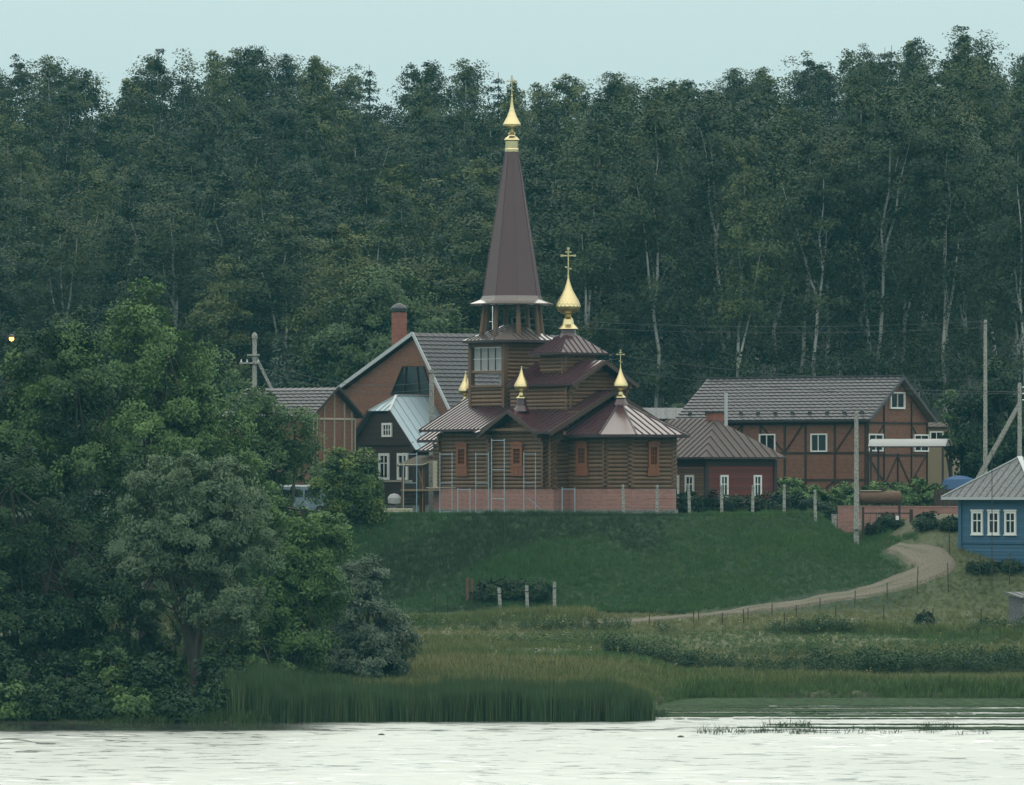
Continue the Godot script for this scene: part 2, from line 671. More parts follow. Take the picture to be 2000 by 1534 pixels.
func spruce(h: float, cols: Array) -> Node3D:
	var tb := MB.new()
	var cb := MB.new()
	limb(tb, wander(Vector3.ZERO, Vector3(0, h, 0), 6, 0.05), 0.2, 0.02, 6, Color(0.08, 0.065, 0.05))
	var y := h * 0.08
	while y < h * 0.99:
		var f := 1.0 - y / h
		var reach := 0.2 + h * 0.2 * pow(f, 0.85) * rng.randf_range(0.75, 1.15)
		var n := int(5 + f * 6)
		var t0 := rng.randf() * TAU
		for k in n:
			var t := t0 + TAU * k / n + rng.randf_range(-0.25, 0.25)
			var dir := Vector3(cos(t), 0, sin(t))
			var rr := reach * rng.randf_range(0.7, 1.1)
			var e := Vector3(0, y, 0) + dir * rr + Vector3(0, -rr * 0.28, 0)
			limb(tb, [Vector3(0, y, 0), e], 0.03, 0.01, 3, Color(0.08, 0.065, 0.05))
			var tone := rng.randf_range(0.75, 1.25)
			var m := int(8 + rr * 14)
			for j in m:
				var a := sqrt(rng.randf())
				var q := Vector3(0, y, 0).lerp(e, a) + Vector3(rng.randf_range(-0.35, 0.35) * (0.3 + a), rng.randf_range(-0.3, 0.1), rng.randf_range(-0.35, 0.35) * (0.3 + a))
				var nn := (Vector3.UP * 0.9 + dir * 0.4 + rdir() * 0.8).normalized()
				var lon := (dir + rdir() * 0.6 + Vector3.DOWN * 0.4)
				lon = (lon - nn * lon.dot(nn)).normalized()
				cb.leaf(q, nn, lon * 0.2, 0.06, shade(cols[rng.randi() % cols.size()], tone * rng.randf_range(0.8, 1.2)))
		y += h * 0.028 + 0.1
	return tree_proto("spruce_tree", tb, cb, M.bark, M.leaf)


const SKYLINE := [[-400, 130], [0, 108], [60, 112], [160, 108], [200, 138], [290, 145], [340, 92], [480, 78], [560, 105], [640, 95], [700, 128], [780, 106], [880, 120], [915, 104], [970, 130], [1060, 152], [1170, 128], [1250, 150], [1380, 150], [1450, 128], [1530, 125], [1570, 100], [1690, 80], [1780, 72], [1840, 52], [1900, 78], [1960, 92], [2000, 86], [2400, 90]]


func skyline(px: float) -> float:
	for k in SKYLINE.size() - 1:
		if px < SKYLINE[k + 1][0]:
			return lerpf(SKYLINE[k][1], SKYLINE[k + 1][1], clampf((px - SKYLINE[k][0]) / (SKYLINE[k + 1][0] - SKYLINE[k][0]), 0, 1))
	return 90.0


func where_in_wood(px: float) -> String:
	var n := [[120, "at the left edge"], [300, "above the tallest riverside tree"], [470, "above the strutted power pole"], [640, "above the half-timbered annex"], [800, "above the brick chimney"], [940, "left of the spire"], [1060, "behind the spire"], [1200, "above the main gold dome"], [1340, "above the brown hipped roof"], [1480, "above the grey roof's far end"], [1620, "above the long grey roof"], [1760, "above the brick house's gable"], [1880, "above the arched carport"], [2000, "above the blue house"]]
	for q in n:
		if px < q[0]: return q[1]
	return "beyond the blue house"


func size_word(h: float, wd: float) -> String:
	return ("tall " if h > 24.0 else ("short " if h < 18.0 else "middling ")) + ("broad" if wd > 1.22 else ("slim" if wd < 1.1 else "upright"))


func build_forest() -> void:
	var g1 := [Color(0.075, 0.1, 0.046), Color(0.066, 0.09, 0.044), Color(0.082, 0.106, 0.044)]
	var g2 := [Color(0.054, 0.076, 0.042), Color(0.048, 0.069, 0.04)]
	var g3 := [Color(0.1, 0.124, 0.046), Color(0.09, 0.112, 0.046)]
	var gs := [Color(0.022, 0.042, 0.028), Color(0.02, 0.036, 0.026)]
	var full := [birch(20, false, g1), birch(20, false, g2), birch(20, false, g3), birch(20, false, g1), birch(20, false, g2, 1.1)]
	var g4 := [Color(0.058, 0.078, 0.038), Color(0.05, 0.07, 0.037)]
	var tall := [birch(24, true, g4), birch(24, true, g2), birch(24, true, g4), birch(24, true, g1), birch(24, true, g2)]
	var fir := [spruce(20, gs), spruce(20, gs)]
	var words_f := ["mid green", "dark green", "yellowish green", "mid green", "dark green"]
	var words_t := ["dull green", "dark green", "dull green", "mid green", "dark green"]
	var rows := [484.0, 498.0, 513.0, 529.0, 546.0, 564.0, 583.0, 600.0, 615.0, 630.0]
	for r in rows.size():
		var d0: float = rows[r]
		var half := 1000.0 * d0 / F + 9.0
		var x := -half - rng.randf() * 4.0
		while x < half:
			var d := d0 + rng.randf_range(-6.0, 6.0)
			var px := 1000.0 + x * F / d
			var y := ground(x, d)
			var t := float(r) / (rows.size() - 1)
			var front := lerpf(470.0, 250.0, smoothstep(900.0, 1300.0, px)) + rng.randf_range(-70.0, 70.0)
			var py := lerpf(front, skyline(px), pow(t, 0.8)) + rng.randf_range(-14.0, 22.0)
			if r >= rows.size() - 2: py = skyline(px) + rng.randf_range(0.0, 12.0)
			py = maxf(py, skyline(px) - 6.0)
			var h := clampf(EYE - (py - 955.0) * d / F - y, 12.0, 31.0)
			var row := "on the skyline" if r >= rows.size() - 2 else ("low on the slope" if r < 2 else ("lower halfway up" if r < 4 else "high on the slope"))
			var pick := rng.randf()
			var sc := h / 20.0
			var wd := rng.randf_range(1.0, 1.35)
			if pick < 0.07:
				dup(fir[rng.randi() % 2], "spruce_tree", Vector3(x, y - 0.2, CAMZ - d), rng.randf() * TAU, Vector3(sc * 0.9, sc, sc * 0.9), "dark pointed spruce %s, %s" % [row, where_in_wood(px)], "spruces of the wood on the slope").set_meta("category", "tree")
			elif px > 1120.0 and r < 5 or pick > 0.75:
				var k := rng.randi() % 5
				sc = h / 23.5
				dup(tall[k], "birch_tree", Vector3(x, y - 0.2, CAMZ - d), rng.randf() * TAU, Vector3(wd, sc, wd), "%s %s forked birch %s, %s" % [size_word(h, wd), words_t[k], row, where_in_wood(px)], "birches of the wood on the slope").set_meta("category", "tree")
			else:
				var k := rng.randi() % 5
				dup(full[k], "birch_tree", Vector3(x, y - 0.2, CAMZ - d), rng.randf() * TAU, Vector3(wd, sc, wd), "%s %s leafy birch %s, %s" % [size_word(h, wd), words_f[k], row, where_in_wood(px)], "birches of the wood on the slope").set_meta("category", "tree")
			x += rng.randf_range(4.2, 6.2) * (0.75 if r >= rows.size() - 2 else 1.0)
	for q in full + tall + fir: q.free()
	# bushes and saplings that close the foot of the wood
	var shrub := broadleaf([[Vector3(0, 1.9, 0), Vector3(2.2, 1.9, 2.2)], [Vector3(1.2, 1.2, 0.4), Vector3(1.6, 1.2, 1.6)]], 46, 80, 0.7, Vector2(0.32, 0.2), g2, [[[Vector3.ZERO, Vector3(0, 1.5, 0), Vector3(0.2, 2.8, 0)], 0.1, 0.03]])
	var x2 := -46.0
	while x2 < 46.0:
		var d2 := 474.0 + rng.randf_range(-5.0, 5.0)
		var px2 := 1000.0 + x2 * F / d2
		var s2 := rng.randf_range(0.8, 1.7)
		dup(shrub, "shrub", Vector3(x2, ground(x2, d2) - 0.1, CAMZ - d2), rng.randf() * TAU, Vector3(s2, s2, s2), "dark shrub under the birch trunks, %s" % where_in_wood(px2), "shrubs at the foot of the wood").set_meta("category", "shrub")
		x2 += rng.randf_range(2.6, 4.2)
	shrub.free()


func place(o: Node3D, called: String, label: String, category: String, pos: Vector3, yaw := 0.0, sc := 1.0, group := "") -> Node3D:
	put(o, called, self)
	o.position = pos
	o.rotation.y = yaw
	o.scale = Vector3(sc, sc, sc)
	tag(o, label, category, group)
	return o


# an own tree from envelope blobs given in picture pixels: [px, py, half width px, half height px]
func tree_px(called: String, label: String, px: float, d: float, list: Array, per: int, each: int, spread: float, leaf: Vector2, cols: Array, trunk_r: float, droop := 0.1, trunk_px := []) -> void:
	var base := foot(px, d)
	var s := d / F
	var blobs := []
	for q in list:
		var p := at(q[0], q[1], d) - base
		var rx: float = q[2] * s
		var ry: float = q[3] * s
		blobs.append([Vector3(p.x, maxf(p.y, ry * 0.85), rng.randf_range(-0.25, 0.25) * rx), Vector3(rx, ry, rx * 0.9)])
	if called == "shrub":
		var low := 99.0
		for b in blobs: low = minf(low, b[0].y - b[1].y)
		if low > -0.1:
			for b in blobs: b[0].y -= low + 0.1
	var trunk := []
	if trunk_px.size():
		for line in trunk_px:
			var pts := []
			for q in line[0]: pts.append(at(q[0], q[1], d) - base)
			trunk.append([pts, line[1], line[2]])
	else:
		for b in blobs:
			trunk.append([wander(Vector3(rng.randf_range(-0.3, 0.3), -0.2, 0), b[0] + Vector3(0, b[1].y * 0.5, 0), 4, 0.2), trunk_r, 0.04])
	place(broadleaf(blobs, per, each, spread, leaf, cols, trunk, droop), called, label, "tree" if called.ends_with("tree") else "shrub", base)


func build_trees() -> void:
	var dark := [Color(0.032, 0.06, 0.026), Color(0.028, 0.052, 0.026)]
	var lime := [Color(0.14, 0.195, 0.05), Color(0.115, 0.17, 0.05)]
	var mid := [Color(0.08, 0.13, 0.045), Color(0.066, 0.112, 0.045)]
	var grey := [Color(0.16, 0.195, 0.14), Color(0.135, 0.17, 0.12), Color(0.1, 0.14, 0.085)]
	var lf := Vector2(0.19, 0.11)
	var will := [Color(0.105, 0.15, 0.088), Color(0.092, 0.135, 0.076)]
	var silver := [Color(0.115, 0.155, 0.11), Color(0.1, 0.138, 0.095)]
	var gold := [Color(0.098, 0.165, 0.055), Color(0.086, 0.148, 0.052)]
	# behind the riverside group
	tree_px("broadleaf_tree", "dark leafy tree behind the street lamp at the picture's left edge", -10, 372, [[-10, 720, 95, 110], [40, 820, 120, 120], [-60, 900, 110, 160]], 110, 170, 0.95, lf, dark, 0.25)
	tree_px("broadleaf_tree", "tall yellowish green tree with the highest pointed top of the riverside group", 285, 348, [[290, 640, 60, 95], [330, 720, 70, 110], [240, 730, 75, 120], [300, 850, 115, 150], [370, 830, 60, 110]], 270, 180, 0.8, lf, gold, 0.28)
	tree_px("broadleaf_tree", "dark broad tree with a rounded double top left of the tallest riverside tree", 130, 332, [[140, 680, 60, 75], [90, 730, 80, 80], [150, 800, 105, 110], [40, 860, 110, 130], [170, 950, 110, 130], [60, 1060, 130, 150]], 340, 180, 0.8, lf, dark + mid, 0.32)
	tree_px("broadleaf_tree", "yellow green bushy tree with sunlit top right of the tallest riverside tree", 430, 350, [[440, 850, 42, 70], [400, 910, 70, 95], [460, 970, 75, 105], [380, 1040, 90, 130]], 180, 170, 0.75, lf, gold, 0.2)
	tree_px("broadleaf_tree", "blue green tree in front of the half-timbered annex and its strutted pole", 560, 386, [[515, 800, 48, 48], [575, 850, 50, 55], [475, 820, 55, 65], [510, 920, 70, 85], [470, 910, 60, 70]], 190, 150, 0.75, lf, mid, 0.2)
	tree_px("broadleaf_tree", "dark low crowned tree overhanging the water at the left bank", 40, 314, [[20, 1010, 110, 130], [110, 1120, 120, 140], [-40, 1200, 120, 160], [60, 1270, 130, 110], [190, 1220, 90, 130]], 310, 180, 0.75, lf, dark, 0.28)
	# the willows at the bank
	tree_px("willow_tree", "grey green willow with a domed crown and a leaning bare trunk at the water", 372, 315, [[370, 930, 75, 55], [300, 980, 65, 75], [440, 970, 75, 80], [360, 1040, 110, 90], [500, 1050, 55, 90], [440, 1180, 80, 80], [290, 1120, 70, 80]], 340, 170, 0.6, Vector2(0.25, 0.075), will, 0.3, 0.25, [[[[372, 1390], [385, 1330], [372, 1270], [360, 1200], [362, 1120], [372, 1030]], 0.34, 0.16], [[[372, 1300], [392, 1220], [400, 1130], [440, 1040]], 0.2, 0.06], [[[360, 1160], [330, 1080], [305, 1000]], 0.15, 0.05]])
	tree_px("willow_tree", "bright yellow green willow bending towards the mound", 560, 326, [[590, 1015, 50, 40], [630, 1050, 45, 55], [560, 1080, 65, 80], [615, 1140, 60, 80], [540, 1200, 60, 90], [520, 1010, 45, 50], [590, 1260, 60, 60]], 250, 160, 0.6, Vector2(0.23, 0.08), gold, 0.2, 0.3)
	tree_px("willow_shrub", "rounded silvery willow shrub at the edge of the meadow", 710, 334, [[700, 1140, 42, 50], [735, 1130, 28, 48], [670, 1180, 45, 60], [720, 1230, 80, 75], [650, 1260, 55, 55], [770, 1260, 40, 50], [700, 1295, 95, 38]], 240, 160, 0.55, Vector2(0.23, 0.07), silver, 0.14, 0.15)
	tree_px("broadleaf_tree", "green bushy tree with a few brown leaves beside the dark wooden house", 675, 395, [[672, 915, 40, 42], [708, 935, 34, 52], [645, 965, 34, 65], [690, 1010, 52, 75], [722, 1040, 26, 45]], 170, 150, 0.65, lf, lime + mid + [Color(0.06, 0.09, 0.03)], 0.16)
	# under the trees along the bank
	var k := 0
	for q in [[30, 309, 60, 70, "shaded shrub at the water's edge below the low crowned tree"], [130, 308, 55, 60, "second shaded shrub on the left bank"], [215, 310, 55, 75, "leafy shrub left of the willow's bare trunk"], [300, 308, 50, 70, "shrub in front of the willow's foot"], [430, 311, 50, 60, "shrub right of the willow's trunk beside the reeds"], [500, 322, 55, 75, "shrub between the willow and the reed bed"], [580, 330, 45, 60, "pale shrub under the bright yellow green willow"], [250, 320, 70, 160, "tall dark bush between the left bank trees"], [340, 330, 70, 130, "dark bush behind the willow's trunk"], [130, 325, 80, 160, "tall dark bush under the broad double topped tree"], [480, 338, 70, 120, "dark bush behind the willows"], [10, 306, 45, 42, "dark shrub dipping into the water in the bottom left corner"], [75, 306, 40, 36, "low shrub at the waterline, second from the left corner"], [170, 306, 42, 40, "low shrub at the waterline below the leafy bank shrubs"], [255, 306, 40, 36, "low shrub at the waterline left of the willow's foot"], [345, 306, 36, 32, "low shrub at the waterline under the willow's leaning trunk"], [410, 307, 36, 38, "low shrub at the waterline where the reeds begin"]]:
		var d: float = q[1]
		var b := foot(q[0], d)
		var by := 955.0 + (EYE - b.y) * F / d
		tree_px("shrub", q[4], q[0], d, [[q[0], by - q[3] * 0.9, q[2], q[3] * 0.9], [q[0] + q[2] * 0.5, by - q[3] * 0.5, q[2] * 0.8, q[3] * 0.5]], 60, 100, 0.5, Vector2(0.22, 0.12), [dark, dark, mid][k % 3], 0.07)
		k += 1
	# trees between the houses and the wood
	tree_px("broadleaf_tree", "round topped deciduous tree behind the brick chimney", 750, 460, [[750, 590, 75, 65], [690, 640, 75, 70], [820, 650, 65, 80], [740, 700, 110, 90], [650, 690, 50, 60]], 230, 150, 0.95, Vector2(0.26, 0.15), [Color(0.085, 0.125, 0.055), Color(0.075, 0.112, 0.055)], 0.3)
	tree_px("shrub", "green shrubs under the annex's studded gable", 620, 410, [[590, 890, 42, 44], [640, 880, 42, 42], [665, 900, 30, 36], [600, 925, 50, 30]], 90, 120, 0.6, Vector2(0.2, 0.12), mid, 0.08)
	place(spruce(11.5, [Color(0.08, 0.115, 0.08), Color(0.07, 0.105, 0.072)]), "spruce_tree", "bluish spruce between the power pole and the round deciduous tree", "tree", foot(550, 462), 0.0, 1.05)
	place(spruce(8.5, [Color(0.05, 0.08, 0.045), Color(0.045, 0.07, 0.042)]), "spruce_tree", "small dark spruce above the annex roof", "tree", foot(622, 466), 1.0, 1.0)
	tree_px("broadleaf_tree", "small bushy tree hiding the walls of the small house", 612, 470, [[590, 725, 36, 40], [640, 735, 34, 40], [612, 770, 50, 50]], 70, 90, 0.7, Vector2(0.3, 0.18), [Color(0.045, 0.072, 0.036)], 0.15)
	tree_px("broadleaf_tree", "loose green tree behind the strutted power pole", 440, 440, [[430, 730, 40, 50], [400, 780, 55, 70], [470, 800, 45, 60]], 90, 90, 0.9, Vector2(0.3, 0.18), mid, 0.2)
	tree_px("broadleaf_tree", "dark bushy tree behind the pole with the strut and the blue house", 1930, 428, [[1935, 760, 40, 50], [1900, 810, 45, 55], [1960, 820, 50, 70], [1920, 890, 55, 60], [1985, 900, 40, 60]], 150, 100, 0.75, Vector2(0.28, 0.15), [Color(0.034, 0.058, 0.028), Color(0.028, 0.05, 0.028)], 0.2)
	tree_px("broadleaf_tree", "thin pale sapling right of the long brick house's gable", 1858, 440, [[1855, 800, 18, 35], [1862, 850, 20, 40]], 26, 80, 0.5, Vector2(0.26, 0.15), mid, 0.08)
	# garden bushes in front of the long brick house
	for q in [[1545, 925, 34, 30, "green garden bush beside the red house's corner"], [1600, 938, 45, 26, "wide bright bush under the brick house's first window"], [1660, 940, 42, 26, "bright bush left of the tall concrete pole"], [1745, 948, 45, 28, "bright bush behind the rusty tank"], [1800, 950, 40, 30, "bush in front of the carport posts"], [1842, 945, 26, 26, "low bush beside the blue tarpaulin"]]:
		tree_px("shrub", q[4], q[0], 424, [[q[0], q[1], q[2], q[3]], [q[0] + 12, q[1] + 15, q[2], q[3]]], 50, 90, 0.5, Vector2(0.24, 0.14), [Color(0.105, 0.17, 0.06), Color(0.085, 0.145, 0.052)], 0.06)
	# dark growth behind the concrete fence posts
	for q in [[1345, 26, "dark weeds behind the first fence post right of the apse"], [1400, 30, "dark weeds under the red house's left windows"], [1455, 30, "dark weeds under the red house's right windows"], [1515, 30, "dark weeds at the corner of the red house"], [1570, 28, "dark bush behind the fence near its last post"], [1620, 30, "dark bush beside the wide end post of the fence"]]:
		tree_px("shrub", q[2], q[0], 406, [[q[0], 985, q[1], 24], [q[0] + 14, 995, q[1], 18]], 34, 80, 0.45, Vector2(0.22, 0.12), [Color(0.026, 0.045, 0.022), Color(0.03, 0.05, 0.026)], 0.05)
	for q in [[952, 1178, 28, 24, 386.0, "dark bush between the brown post and the first white post"], [1002, 1180, 26, 24, 386.5, "dark bush between the first two white posts"], [1050, 1180, 24, 22, 386.5, "dark bush between the last two white posts"], [1715, 1050, 22, 16, 399.0, "dark shrub inside the metal gate"], [1738, 1055, 20, 18, 399.0, "dark shrub below the gate's middle"], [1810, 1066, 26, 16, 396.0, "low dark shrub right of the gate post"], [1860, 1070, 18, 14, 395.0, "low dark shrub at the blue house's corner"], [1920, 1080, 26, 12, 388.0, "dark plants along the blue house's wall"], [1975, 1082, 26, 12, 388.0, "dark plants at the right end of the blue house's wall"], [1808, 1222, 15, 17, 377.0, "single green bush standing in the fenced field"]]:
		tree_px("shrub", q[5], q[0], q[4], [[q[0], q[1], q[2], q[3]]], 26, 80, 0.4, Vector2(0.2, 0.1), [Color(0.03, 0.05, 0.024), Color(0.036, 0.06, 0.026)], 0.04)


func scatter(called: String, label: String, category: String, m: Mesh, mats: Material, xf: Array, cols: Array) -> void:
	var mm := MultiMesh.new()
	mm.transform_format = MultiMesh.TRANSFORM_3D
	mm.use_colors = true
	mm.mesh = m
	mm.instance_count = xf.size()
	for k in xf.size():
		mm.set_instance_transform(k, xf[k])
		mm.set_instance_color(k, cols[k])
	var o := MultiMeshInstance3D.new()
	o.multimesh = mm
	o.material_override = mats
	put(o, called, self)
	tag(o, label, category, "", "stuff")


func tuft(blades: int, spread: float, lean: float, w: float, curl: float) -> ArrayMesh:
	var mb := MB.new()
	for k in blades:
		var t := rng.randf() * TAU
		var o := Vector3(cos(t), 0, sin(t)) * sqrt(rng.randf()) * spread
		var dir := Vector3(rng.randf_range(-1, 1), 0, rng.randf_range(-1, 1)) * lean
		var h := rng.randf_range(0.6, 1.0)
		var a := rng.randf() * TAU
		var side := Vector3(cos(a), 0, sin(a)) * w
		var mid := o + Vector3(0, h * 0.55, 0) + dir * 0.4 * h
		var tip := o + Vector3(0, h * (1.0 - curl), 0) + dir * h
		var out := side.cross(Vector3.UP)
		var k2 := rng.randf_range(0.8, 1.2)
		var col := Color(k2, k2, k2)
		mb.face([o - side, o + side, mid + side * 0.8, mid - side * 0.8], out, col)
		mb.face([mid - side * 0.8, mid + side * 0.8, tip], out, col)
	return mb.mesh()


func herb(leaves: int) -> ArrayMesh:   # a knee-high weed
	var mb := MB.new()
	for k in leaves:
		var h := sqrt(rng.randf())
		var t := rng.randf() * TAU
		var p := Vector3(cos(t) * 0.35 * rng.randf(), h, sin(t) * 0.35 * rng.randf())
		var nn := (Vector3.UP + rdir()).normalized()
		var lon := nn.cross(rdir()).normalized()
		mb.leaf(p, nn, lon * 0.09, 0.03, shade(Color.WHITE, rng.randf_range(0.75, 1.25)))
	return mb.mesh()


func grow(mean: float, x: float, d: float, sc: float, wide := 1.0) -> Transform3D:
	var s := sc * rng.randf_range(0.7, 1.3)
	return Transform3D(Basis(Vector3.UP, rng.randf() * TAU).scaled(Vector3(s * wide, s * mean, s * wide)), Vector3(x, ground(x, d) - 0.03, CAMZ - d))


func build_grass() -> void:
	var blade := tuft(14, 0.35, 0.45, 0.022, 0.1)
	var weed := herb(60)
	# the mound
	var xf := []
	var cs := []
	for k in 36000:
		var d := rng.randf_range(384.0, 401.0)
		var x := rng.randf_range(-17.0, 26.0)
		if d > 397.5 and x < 12.0 and rng.randf() < 0.6: continue
		var y := ground(x, d)
		if off_path(x, CAMZ - d) < 1.0 + 0.5 * rng.randf(): continue
		if x > 3.6 and below_path(x, CAMZ - d) or x > 24.5 + 1.5 * noise.get_noise_1d(d * 9.0): continue
		var g := 0.5 + 0.5 * noise.get_noise_2d(x * 2.0 + 40.0, d * 3.0)
		xf.append(grow(1.0, x, d, lerpf(0.22, 0.5, g * g) * (1.7 if rng.randf() < 0.04 else 1.0)))
		cs.append(shade(Color(0.056, 0.12, 0.046).lerp(Color(0.09, 0.165, 0.056), g * smoothstep(-10.0, 18.0, x)).lerp(Color(0.042, 0.066, 0.036), smoothstep(0.1, 0.35, noise.get_noise_2d(x * 1.6 + 700.0, d * 2.6)) * 0.85), rng.randf_range(0.8, 1.2)))
	scatter("mound_grass", "thick dark green grass covering the mound below the church", "grass", blade, M.leaf, xf, cs)
	# the meadow between the water and the mound
	xf = []
	cs = []
	var wf := []
	var wc := []
	for k in 75000:
		var d := rng.randf_range(303.0, 392.0)
		var x := rng.randf_range(-28.0, 1080.0 * d / F)
		var s := shore(x)
		if d < s - 0.6 or x < -19.0 and d > s + 6.0 and rng.randf() < 0.6: continue
		if off_path(x, CAMZ - d) < 1.0 + 0.7 * rng.randf(): continue
		if d > 384.0 and (x < 3.6 or not below_path(x, CAMZ - d) and x < 24.5): continue
		var g := 0.5 + 0.5 * noise.get_noise_2d(x * 0.8 + 300.0, d * 2.0)
		var py := 955.0 + (EYE - ground(x, d)) * F / d
		var edge := clampf(1.0 - (d - s) / 4.0, 0.0, 1.0)
		var mown := 1.0 - smoothstep(0.35, 0.6, g)
		if d > 373.5 and x > 5.0: mown = 0.9
		var hh := lerpf(0.75, 0.22, mown) + (edge * 0.12 if x > -11.0 else -0.05)
		xf.append(grow(1.0, x, d, hh))
		var dry := clampf(0.5 + 1.3 * noise.get_noise_2d(x * 1.2, d * 3.0 + 500.0), 0.0, 1.0)
		if d > 373.5 and x > 5.0: dry = clampf(dry + 0.45, 0.0, 1.0)
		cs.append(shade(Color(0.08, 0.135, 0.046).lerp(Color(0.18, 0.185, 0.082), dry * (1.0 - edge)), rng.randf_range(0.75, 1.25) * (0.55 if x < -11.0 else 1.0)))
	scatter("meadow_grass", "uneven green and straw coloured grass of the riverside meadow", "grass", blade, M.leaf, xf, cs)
	# taller weeds in bands across the meadow
	# distance, half depth, from x, to x, height, share of dark leaves
	var bands := [[372.0, 1.2, -14.0, 6.8, 0.75, 0.7], [371.0, 1.4, 8.5, 36.0, 0.85, 0.9], [363.0, 2.4, -8.0, 36.0, 0.55, 0.1], [359.0, 1.2, 14.0, 36.0, 0.7, 0.4], [352.0, 1.6, 5.0, 36.0, 1.05, 1.0], [349.5, 1.0, 12.0, 36.0, 1.1, 0.9], [338.0, 3.0, -10.0, 5.0, 0.5, 0.2], [386.0, 1.2, -15.0, -6.5, 0.6, 0.8]]
	for b in bands:
		var n := int((b[3] - b[2]) * b[1] * 15.0)
		for k in n:
			var x := rng.randf_range(b[2], b[3])
			var d: float = b[0] + b[1] * rng.randf_range(-1.0, 1.0) + 1.5 * noise.get_noise_1d(x * 4.0 + b[0])
			if d < shore(x) + 0.2: continue
			var g := 0.5 + 0.5 * noise.get_noise_2d(x * 3.0, d * 3.0 + 900.0)
			if g < 0.47 and rng.randf() < 0.88: continue
			wf.append(grow(1.0, x, d, b[4] * lerpf(0.15, 1.25, g) * rng.randf_range(0.7, 1.15)))
			wc.append(shade(Color(0.1, 0.15, 0.056).lerp(Color(0.038, 0.068, 0.034), b[5] * rng.randf_range(0.6, 1.0)), rng.randf_range(0.8, 1.2)))
	scatter("meadow_weeds", "rows of dark leafy weeds across the meadow", "weeds", weed, M.leaf, wf, wc)
	# flower heads
	var fm := MB.new()
	for k in 7:
		fm.leaf(Vector3(rng.randf_range(-0.12, 0.12), rng.randf_range(0.8, 1.0), rng.randf_range(-0.12, 0.12)), (Vector3.UP + rdir() * 0.6).normalized(), Vector3(0.06, 0, 0), 0.05, Color.WHITE)
	var ff := []
	var fc := []
	for k in 420:
		var d := rng.randf_range(345.0, 378.0)
		var x := rng.randf_range(-6.0, 30.0)
		if noise.get_noise_2d(x * 2.0, d * 4.0) < 0.0: continue
		ff.append(grow(1.0, x, d, 0.75))
		fc.append(Color(0.22, 0.21, 0.07) if rng.randf() < 0.6 else Color(0.3, 0.3, 0.24))
	scatter("meadow_flowers", "specks of yellow and white flower heads in the meadow", "flowers", fm.mesh(), M.leaf, ff, fc)
	# reeds
	var reed := tuft(26, 0.3, 0.12, 0.016, 0.03)
	xf = []
	cs = []
	for k in 6500:
		var x := rng.randf_range(-15.5, 6.7)
		var d := 306.0 + 11.0 * pow(rng.randf(), 1.25)
		d += 0.5 * noise.get_noise_1d(x * 9.0) + smoothstep(5.2, 6.8, x) * 1.2 + 0.6 * noise.get_noise_1d(x * 30.0 + 50.0)
		if x < -9.0 and rng.randf() < smoothstep(-9.0, -15.0, x): continue
		var y := maxf(ground(x, d), WATER - 0.35)
		var s := rng.randf_range(1.75, 2.25) * (1.0 + 0.3 * noise.get_noise_2d(x * 5.0, d * 5.0) + 0.15 * rng.randf_range(-1, 1)) * lerpf(1.0, 0.8, smoothstep(4.5, 6.7, x))
		xf.append(Transform3D(Basis(Vector3.UP, rng.randf() * TAU).scaled(Vector3(1.0, s, 1.0)), Vector3(x, y, CAMZ - d)))
		cs.append(shade(Color(0.045, 0.09, 0.04).lerp(Color(0.075, 0.105, 0.045), rng.randf()), rng.randf_range(0.75, 1.25)))
	scatter("reed_bed", "dense upright green reed bed standing in the water", "reeds", reed, M.leaf, xf, cs)
	# sparse sprigs standing in the shallows
	var sprig := tuft(7, 0.25, 0.5, 0.012, 0.05)
	xf = []
	cs = []
	for q in [[1365, 1590, 1432, 70], [1495, 1590, 1420, 34], [1800, 1880, 1423, 26], [1600, 1960, 1432, 24], [1268, 1300, 1400, 40]]:
		for k in q[3]:
			var px := rng.randf_range(q[0], q[1])
			var d: float = (EYE - WATER) * F / (q[2] - 955.0 + rng.randf_range(-3.0, 3.0))
			xf.append(Transform3D(Basis(Vector3.UP, rng.randf() * TAU).scaled(Vector3(1, rng.randf_range(0.2, 0.55), 1)), Vector3((px - 1000.0) * d / F, WATER - 0.03, CAMZ - d)))
			cs.append(Color(0.04, 0.07, 0.035))
	scatter("water_sprigs", "sparse grass sprigs rising from the shallow water", "water plants", sprig, M.leaf, xf, cs)
	# floating leaves of the backwater
	var pad := MB.new()
	var ring := []
	for k in 7: ring.append(Vector3(cos(TAU * k / 7.0) * 0.5, 0, sin(TAU * k / 7.0) * 0.5))
	pad.prism(ring, Vector3(0, 0.02, 0))
	xf = []
	cs = []
	for k in 60000:
		var d := rng.randf_range(296.0, 341.0)
		var x := rng.randf_range(4.5, 37.0)
		var s := shore(x)
		if d > s + 0.3 or x < 6.0 and d > 304.0: continue
		var near := smoothstep(309.0, 316.0, d)
		var g := 0.5 + 0.5 * noise.get_noise_2d(x * 0.8, d * 9.0 + 40.0) + 0.22 * noise.get_noise_2d(x * 0.6, d * 40.0)
		var need := lerpf(0.68, 0.44, near) - 0.3 * smoothstep(322.0, 338.0, d)
		if d < 303.5: need = 0.6 + 0.2 * smoothstep(20.0, 8.0, x)
		elif d < 309.0: need = 0.93
		if g < need: continue
		var sc := rng.randf_range(0.25, 0.6)
		xf.append(Transform3D(Basis(Vector3.UP, rng.randf() * TAU).scaled(Vector3(sc, 1, sc)), Vector3(x, WATER + rng.randf_range(0.0, 0.02), CAMZ - d)))
		cs.append(shade(Color(0.045, 0.075, 0.035), rng.randf_range(0.7, 1.3)))
	scatter("floating_leaves", "streaks of floating water plants in the backwater right of the reeds", "water plants", pad.mesh(), M.pad, xf, cs)
